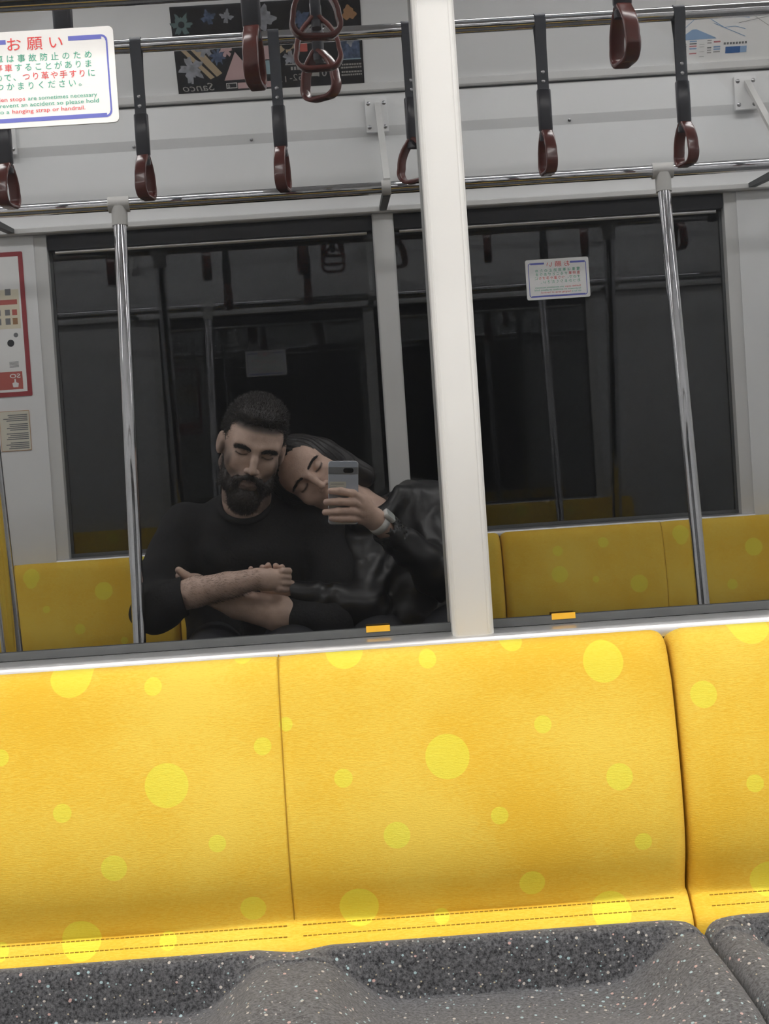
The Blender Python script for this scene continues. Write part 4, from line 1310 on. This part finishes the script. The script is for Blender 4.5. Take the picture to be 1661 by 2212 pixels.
NECK_C = (-0.277, -2.090, 0.918)
NECK_N = tuple(Vector((0.05, 0.56, 0.83)).normalized())


def man_sweater(P):
    d = F.ell(P, (-0.27, -2.170, 0.690), (0.190, 0.118, 0.240))
    d = F.u(d, F.ell(P, (-0.27, -2.135, 0.560), (0.185, 0.135, 0.130)), 0.06)
    d = F.u(d, F.cap(P, (-0.435, -2.165, 0.862), (-0.105, -2.170, 0.846), 0.066, 0.066), 0.05)
    d = F.u(d, F.cap(P, (-0.278, -2.150, 0.860), (-0.277, -2.105, 0.930), 0.100, 0.069), 0.05)
    d = F.u(d, F.ell(P, (-0.272, -2.120, 0.790), (0.140, 0.090, 0.100)), 0.05)
    # his arms
    dl = F.chain(P, [(-0.452, -2.150, 0.850), (-0.505, -2.050, 0.735), (-0.515, -1.962, 0.668), (-0.428, -1.908, 0.706)], [0.068, 0.060, 0.055, 0.0485], 0.03)
    dr = F.chain(P, [(-0.090, -2.150, 0.838), (-0.052, -2.080, 0.71), (-0.072, -1.985, 0.606), (-0.172, -1.955, 0.632)], [0.068, 0.062, 0.056, 0.0505], 0.03)
    d = F.u(d, dl, 0.03); d = F.u(d, dr, 0.03)
    w = np.sin(P[..., 2] * 62 + 9 * P[..., 0] + 2.2 * np.sin(P[..., 0] * 17)) * np.sin(P[..., 0] * 26 + P[..., 1] * 30)
    d = d + 0.0042 * w
    # neck opening
    nk = (P - np.array(NECK_C, np.float32)) @ np.array(NECK_N, np.float32)
    inn = np.sqrt(((P[..., :2] - np.array(NECK_C[:2], np.float32)) ** 2).sum(-1)) < 0.12
    d = np.where(inn, np.maximum(d, nk), d)
    # cuffs cut clean
    cl = (P[..., 0] + 0.430) * 0.92 + (P[..., 2] - 0.70) * 0.12
    d = np.where((P[..., 1] > -1.985) & (P[..., 0] > -0.47) & (P[..., 0] < -0.30) & (P[..., 2] > 0.62), np.maximum(d, cl), d)
    cr = -(P[..., 0] + 0.176)
    d = np.where((P[..., 1] > -2.03) & (P[..., 0] < -0.10) & (P[..., 0] > -0.30) & (P[..., 2] < 0.70), np.maximum(d, cr), d)
    return d


vs = nets(man_sweater, (-0.62, -2.33, 0.42), (0.06, -1.84, 1.00), 0.0065)
swt = mk('sweater', vs[0], vs[1], M['sweater'], man, True)
tag(swt, 'black knitted sweater')
cn_ = Vector(NECK_N); c1 = Vector((1, 0, 0)); c1 = (c1 - cn_ * c1.dot(cn_)).normalized(); c2 = cn_.cross(c1)
MB().tube([Vector(NECK_C) + cn_ * 0.001 + c1 * (0.0655 * math.cos(2 * PI * k / 40)) + c2 * (0.078 * math.sin(2 * PI * k / 40)) for k in range(40)], 0.0085, 10, closed=True).build('collar', M['sweater'], swt, smooth=True)


def trousers(ox, kx0, kx1, zc=0.0):
    def f(P):
        d = F.ell(P, (ox, -2.16, 0.535), (0.185, 0.125, 0.105))
        for s_, kx in ((-1, kx0), (1, kx1)):
            d = F.u(d, F.chain(P, [(ox + s_ * 0.095, -2.13, 0.540), (kx, -1.700, 0.535), (kx, -1.690, 0.30), (kx, -1.72, 0.10)], [0.088, 0.066, 0.056, 0.052], 0.03), 0.03)
        return d
    return f


tf = trousers(-0.27, -0.385, -0.165)
vt = nets(tf, (-0.50, -2.30, 0.04), (-0.04, -1.61, 0.66), 0.010)
mk('trousers', vt[0], vt[1], M['trouser'], man, True)


def shoe(kx, parent):
    def f(P):
        d = F.ell(P, (kx, -1.735, 0.055), (0.042, 0.060, 0.052))
        d = F.u(d, F.ell(P, (kx, -1.640, 0.035), (0.046, 0.110, 0.036)), 0.03)
        return np.maximum(d, 0.002 - P[..., 2])
    v = nets(f, (kx - 0.07, -1.82, -0.01), (kx + 0.07, -1.51, 0.13), 0.007)
    mk('shoe', v[0], v[1], M['shoe'], parent, True)


shoe(-0.385, man); shoe(-0.165, man)

# ------------------------------------------------------------------ the woman
wom = empty('person', (0.14, -2.10, 0.0), 'dark-haired person in a black leather jacket leaning in and holding up a phone', 'person')
RW = rotm(math.radians(-3), math.radians(6), math.radians(-52)); SW_ = 0.97
eyeW = np.array((-0.100, -2.055, 0.979))
orgW = eyeW - SW_ * (RW @ np.array((0, 0.088, 0.016)))
hW = xf(RW, orgW, SW_)
neckW = [hW((0, -0.022, -0.050)), hW((0.0, -0.035, -0.13)), (0.070, -2.165, 0.850)]


def wom_head(P):
    d = loc_field(lambda Q: head_field(Q, 1.0), RW, orgW, SW_)(P)
    return F.u(d, F.chain(P, neckW, [0.050, 0.050, 0.060], 0.02), 0.028)


# right hand round the phone, in the phone's own axes (a right, b up, c towards the window)
def PH(a, b, c): return np.array(CAM + RIGHT * a + UP * b + FWD * c)


HK = [PH(0.031, -0.081, -0.004), PH(0.036, -0.098, -0.008), PH(0.034, -0.115, -0.012), PH(0.028, -0.130, -0.018)]     # knuckles
HT = [[PH(0.012, -0.066, 0.009), PH(-0.018, -0.060, 0.0085), PH(-0.043, -0.060, 0.006)],
      [PH(0.012, -0.087, 0.011), PH(-0.022, -0.085, 0.0105), PH(-0.053, -0.087, 0.002)],
      [PH(0.010, -0.109, 0.010), PH(-0.024, -0.109, 0.0100), PH(-0.056, -0.112, 0.001)],
      [PH(0.008, -0.127, 0.007), PH(-0.018, -0.128, 0.0070), PH(-0.041, -0.127, 0.002)]]
WRIST = PH(0.066, -0.132, -0.058)
ELBOW = np.array((0.215, -1.985, 0.705))
def wom_hand(P):
    d = F.chain(P, [WRIST, WRIST * 0.55 + ELBOW * 0.45], [0.0255, 0.032])
    for k, r in zip(HK, (0.0125, 0.0130, 0.0125, 0.0115)):
        d = F.u(d, F.cap(P, k, WRIST, r, 0.0200), 0.014)
    for k, tt, r in zip(HK, HT, (0.0098, 0.0100, 0.0096, 0.0086)):
        d = F.u(d, F.chain(P, [k] + tt, [r * 1.15, r, r * 0.93, r * 0.82], 0.004), 0.005)
    # thumb along the other face of the phone
    d = F.u(d, F.chain(P, [PH(0.052, -0.116, -0.046), PH(0.044, -0.086, -0.030), PH(0.022, -0.066, -0.024), PH(0.004, -0.058, -0.022)], [0.0155, 0.0130, 0.0105, 0.0090], 0.006), 0.012)
    return d


# left hand slipped behind his arm, finger tips over his wrist
def wom_left(P):
    d = F.chain(P, [(-0.02, -2.01, 0.640), (-0.12, -1.985, 0.672), (-0.16, -1.975, 0.690)], [0.034, 0.028, 0.025])
    d = F.u(d, F.ell(P, (-0.200, -1.966, 0.704), (0.042, 0.018, 0.034)), 0.015)
    for x, t in ((-0.232, 0.768), (-0.2165, 0.7725), (-0.1975, 0.7700), (-0.182, 0.7655)):
        d = F.u(d, F.chain(P, [(x, -1.962, 0.716), (x, -1.948, 0.745), (x - 0.001, -1.932, t - 0.0075)], [0.0088, 0.0084, 0.0074], 0.004), 0.005)
    d = F.u(d, F.chain(P, [(-0.232, -1.965, 0.700), (-0.256, -1.950, 0.735), (-0.262, -1.935, 0.7585)], [0.010, 0.009, 0.0068], 0.004), 0.008)
    return d


vh2 = nets(wom_head, (-0.26, -2.28, 0.76), (0.16, -1.88, 1.13), 0.0034)
vd2 = nets(wom_hand, (-0.09, -2.00, 0.72), (0.20, -1.73, 0.99), 0.0026)
vf2 = nets(wom_left, (-0.30, -2.06, 0.59), (0.03, -1.90, 0.80), 0.003)
bodyW = mk('body', *join([vh2, vd2, vf2]), M['skin_w'], wom, True)
tone_attr(bodyW, None, RW, orgW, SW_, lw=0.0030)
brow(RW, orgW, SW_, M['hair_w'], wom, 21, n=320, thick=0.0040, raise_=0.000)


def nail(p0, p1, out, r, parent):
    """A small oval plate on the back of a finger tip."""
    t = Vector(p1) - Vector(p0); t.normalize(); o = Vector(out); o = (o - t * o.dot(t)).normalized(); s = t.cross(o)
    c = Vector(p1) + o * (r * 0.80)
    V = []; 
    for k in range(12):
        a = 2 * PI * k / 12
        V.append(c + t * (0.0052 * math.cos(a)) + s * (0.0040 * math.sin(a)) - o * (0.0012 * abs(math.sin(a))))
    V.append(c + o * 0.0006)
    mk('fingernail', V, [(k, (k + 1) % 12, 12) for k in range(12)], M['nail'], parent, True)


for tt, r in zip(HT, (0.0098, 0.0100, 0.0096, 0.0086)):
    nail(tt[1], tt[2], FWD, r, wom)


def wom_hair_local(P):
    x = np.abs(P[..., 0]); Q = np.stack([x, P[..., 1], P[..., 2]], -1)
    d = F.ell(Q, (0, -0.020, 0.044), (0.094, 0.106, 0.100))
    d = F.u(d, F.cap(Q, (0.074, -0.022, 0.015), (0.078, -0.035, -0.11), 0.034, 0.034), 0.03)
    d = F.u(d, F.cap(Q, (0.0, -0.085, 0.00), (0.0, -0.085, -0.13), 0.055, 0.050), 0.03)
    d = F.sub(d, F.ell(Q, (0, 0.110, 0.000), (0.068, 0.095, 0.078)), 0.008)
    d = np.maximum(d, -(F.ell(Q, (0, 0.085, -0.09), (0.060, 0.080, 0.090))))
    n = 0.0022 * np.sin(np.arctan2(P[..., 0], P[..., 1] + 0.02) * 34 + 1.5 * np.sin(P[..., 2] * 60))
    return d + n


hw_ = loc_field(wom_hair_local, RW, orgW, SW_)
vw = nets(hw_, (-0.34, -2.34, 0.70), (0.16, -1.94, 1.18), 0.0045)
tag(mk('hair', vw[0], vw[1], M['hair_w'], wom, True), 'straight black hair')


SH = np.array((0.175, -2.150, 0.875))
def wom_jacket(P):
    d = F.ell(P, (0.140, -2.180, 0.690), (0.165, 0.120, 0.225))
    d = F.u(d, F.ell(P, (0.140, -2.150, 0.560), (0.175, 0.135, 0.120)), 0.06)
    d = F.u(d, F.cap(P, (0.010, -2.180, 0.800), (0.205, -2.160, 0.875), 0.062, 0.070), 0.05)
    # right arm up to the phone, left arm linked through his
    a = F.chain(P, [(0.205, -2.150, 0.870), (0.238, -2.075, 0.79), tuple(ELBOW), tuple(WRIST * 0.80 + ELBOW * 0.20)], [0.076, 0.064, 0.056, 0.040], 0.03)
    l = F.chain(P, [(0.020, -2.150, 0.790), (0.030, -2.090, 0.70), (0.022, -2.005, 0.635), (-0.168, -1.980, 0.684)], [0.064, 0.058, 0.054, 0.040], 0.03)
    l2 = F.chain(P, [(-0.10, -2.04, 0.75), (-0.13, -1.95, 0.60), (0.05, -1.93, 0.58)], [0.045, 0.05, 0.05], 0.04)
    d = F.u(d, a, 0.025); d = F.u(d, l, 0.025)
    # turned-up collar
    cpos = np.array(neckW[2])
    d = F.u(d, F.chain(P, [(0.020, -2.10, 0.845), (0.085, -2.085, 0.865), (0.140, -2.12, 0.915), (0.155, -2.18, 0.93)], [0.022, 0.022, 0.024, 0.024], 0.02), 0.02)
    # leather folds: across the sleeve and down the shoulder
    w = np.sin(P[..., 0] * 95 + P[..., 2] * 22 + 2.0 * np.sin(P[..., 2] * 31 + 1.0)) * (0.6 + 0.4 * np.sin(P[..., 2] * 40 + P[..., 1] * 50))
    w2 = np.sin(P[..., 2] * 85 - P[..., 0] * 60 + 2.0 * np.sin(P[..., 0] * 40))
    d = d + 0.0040 * w * ss(0.06, 0.14, P[..., 0]) + 0.0032 * w2 * ss(0.90, 0.70, P[..., 2])
    # open cuff at the wrist
    ax_ = (ELBOW - WRIST) / np.linalg.norm(ELBOW - WRIST)
    t = (P - WRIST.astype(np.float32)) @ ax_.astype(np.float32)
    near_ = np.linalg.norm(P - WRIST.astype(np.float32), axis=-1) < 0.12
    d = np.where(near_, np.maximum(d, 0.030 - t), d)
    d = np.where(near_, np.maximum(d, -(np.maximum(F.cap(P, WRIST, WRIST * 0.4 + ELBOW * 0.6, 0.0335, 0.0335), t - 0.085))), d)
    # neck opening
    d = np.maximum(d, -F.chain(P, [tuple(neckW[1]), (0.050, -2.14, 0.885)], [0.058, 0.052]))
    return d


vj = nets(wom_jacket, (-0.17, -2.36, 0.42), (0.36, -1.80, 1.02), 0.0060)
tag(mk('jacket', vj[0], vj[1], M['leather'], wom, True), 'black leather jacket with folds at the shoulder')
tw_ = trousers(0.14, 0.055, 0.235)
vt = nets(tw_, (-0.09, -2.30, 0.04), (0.36, -1.61, 0.66), 0.010)
mk('trousers', vt[0], vt[1], M['trouser'], wom, True)
shoe(0.055, wom); shoe(0.235, wom)

# ------------------------------------------------------------------ watch on her wrist
M['watch_white'] = pmat('white_silicone', (0.72, 0.72, 0.70), 0.35)
M['watch_glass'] = pmat('watch_glass', (0.50, 0.53, 0.52), 0.12)
wt_ax = Vector(ELBOW - WRIST).normalized()
wt_c = Vector(WRIST) + wt_ax * 0.020
wt = empty('wrist_watch', wt_c, 'white wrist watch on the wrist of the hand holding the phone', 'watch')
o1 = (FWD - wt_ax * FWD.dot(wt_ax)).normalized(); o2 = wt_ax.cross(o1)
# direction of the case: up and out to the side, towards the window
cdir = (UP * 0.65 + RIGHT * 0.65 + FWD * 0.35); cdir = (cdir - wt_ax * cdir.dot(wt_ax)).normalized(); cs = wt_ax.cross(cdir)
V = []; Fc = []
for k in range(36):
    a = 2 * PI * k / 36
    rd = cdir * math.cos(a) + cs * math.sin(a)
    for h_, r_ in ((-0.009, 0.0268), (0.009, 0.0274), (0.009, 0.0296), (-0.009, 0.0290)):
        V.append(wt_c + rd * r_ + wt_ax * h_)
for k in range(36):
    l = (k + 1) % 36
    for j in range(4):
        Fc.append((k * 4 + j, k * 4 + (j + 1) % 4, l * 4 + (j + 1) % 4, l * 4 + j))
fix_normals(mk('band', V, Fc, M['watch_white'], wt, True))
case = MB()
pts = rrect(-0.017, 0.017, -0.015, 0.015, 0.006, 4)
n = len(pts); vv = []
for h_, s_ in ((0.0270, 0.92), (0.029, 1.0), (0.036, 1.0), (0.0385, 0.9)):
    vv += [wt_c + wt_ax * (p * s_) + cs * (q_ * s_) + cdir * h_ for p, q_ in pts]
ff = [tuple(range(n)), tuple(reversed(range(3 * n, 4 * n)))]
for i in range(3): ff += [(i * n + j, i * n + (j + 1) % n, (i + 1) * n + (j + 1) % n, (i + 1) * n + j) for j in range(n)]
case.add(vv, ff).build('case', M['watch_white'], wt, smooth=True)
mk('dial_glass', [wt_c + wt_ax * (p * 0.86) + cs * (q_ * 0.86) + cdir * 0.0388 for p, q_ in pts], [tuple(range(n))], M['watch_glass'], wt)

# ------------------------------------------------------------------ the phone
M['phone_back'] = pmat('phone_grey_glass', (0.42, 0.46, 0.53), 0.16, var=0.03, scale=8)
M['phone_frame'] = pmat('phone_frame_metal', (0.66, 0.68, 0.72), 0.25, metal=0.9)
M['phone_bar'] = pmat('phone_bar_metal', (0.22, 0.24, 0.27), 0.35, metal=0.4)
M['lens'] = pmat('lens_black', (0.008, 0.008, 0.010), 0.08)
M['card'] = pmat('card_cream', (0.52, 0.52, 0.46), 0.5)
M['screen'] = pmat('phone_screen_glass', (0.02, 0.02, 0.025), 0.08)
ph = empty('smartphone', PH(-0.0115, -0.064, -0.006), 'silver smartphone with a dark camera bar held up in one hand', 'phone')


def psheet(name, a0, a1, b0, b1, c0, c1, r, mat, parent, bev=0.0):
    o_ = rrect(a0, a1, b0, b1, r, 6); n_ = len(o_)
    lv = [(c0, bev), (c0 + (bev if c1 > c0 else -bev), 0.0), (c1 - (bev if c1 > c0 else -bev), 0.0), (c1, bev)] if bev > 0 else [(c0, 0), (c1, 0)]
    V = []
    ca, cb = (a0 + a1) / 2, (b0 + b1) / 2
    for c, ins in lv:
        for a, b in o_:
            sa = 1 - ins / ((a1 - a0) / 2); sb = 1 - ins / ((b1 - b0) / 2)
            V.append(PH(ca + (a - ca) * sa, cb + (b - cb) * sb, c))
    m_ = len(lv)
    ff = [tuple(range(n_)), tuple(reversed(range((m_ - 1) * n_, m_ * n_)))]
    for i in range(m_ - 1): ff += [(i * n_ + j, i * n_ + (j + 1) % n_, (i + 1) * n_ + (j + 1) % n_, (i + 1) * n_ + j) for j in range(n_)]
    V = np.array(V)
    oo = mk(name, V, ff, mat, parent)
    return fix_normals(oo)


A0, A1, B1 = -0.0482, 0.0250, 0.0130
B0 = B1 - 0.1556
psheet('frame', A0, A1, B0, B1, -0.0125, -0.0046, 0.0080, M['phone_frame'], ph, 0.0015)
psheet('back_glass', A0 + 0.0012, A1 - 0.0012, B0 + 0.0012, B1 - 0.0012, -0.0050, -0.0042, 0.0072, M['phone_back'], ph)
psheet('screen', A0 + 0.002, A1 - 0.002, B0 + 0.002, B1 - 0.002, -0.0132, -0.0124, 0.0070, M['screen'], ph)
bar = psheet('camera_bar', A0 + 0.0004, A1 - 0.0004, -0.0190, -0.0016, -0.0045, -0.0026, 0.0010, M['phone_bar'], ph, 0.0005)
psheet('lens_window', -0.0118, 0.0132, -0.0160, -0.0045, -0.0027, -0.0022, 0.0055, M['lens'], bar)
psheet('card_slip', A0 + 0.003, -0.0050, -0.0560, -0.0375, -0.0043, -0.0036, 0.001, M['card'], ph)
psheet('card_print', A0 + 0.006, -0.0100, -0.0440, -0.0425, -0.0037, -0.0034, 0.0003, M['ink_grey'], ph)
psheet('card_print', A0 + 0.006, -0.0280, -0.0500, -0.0490, -0.0037, -0.0034, 0.0003, M['ink_grey'], ph)
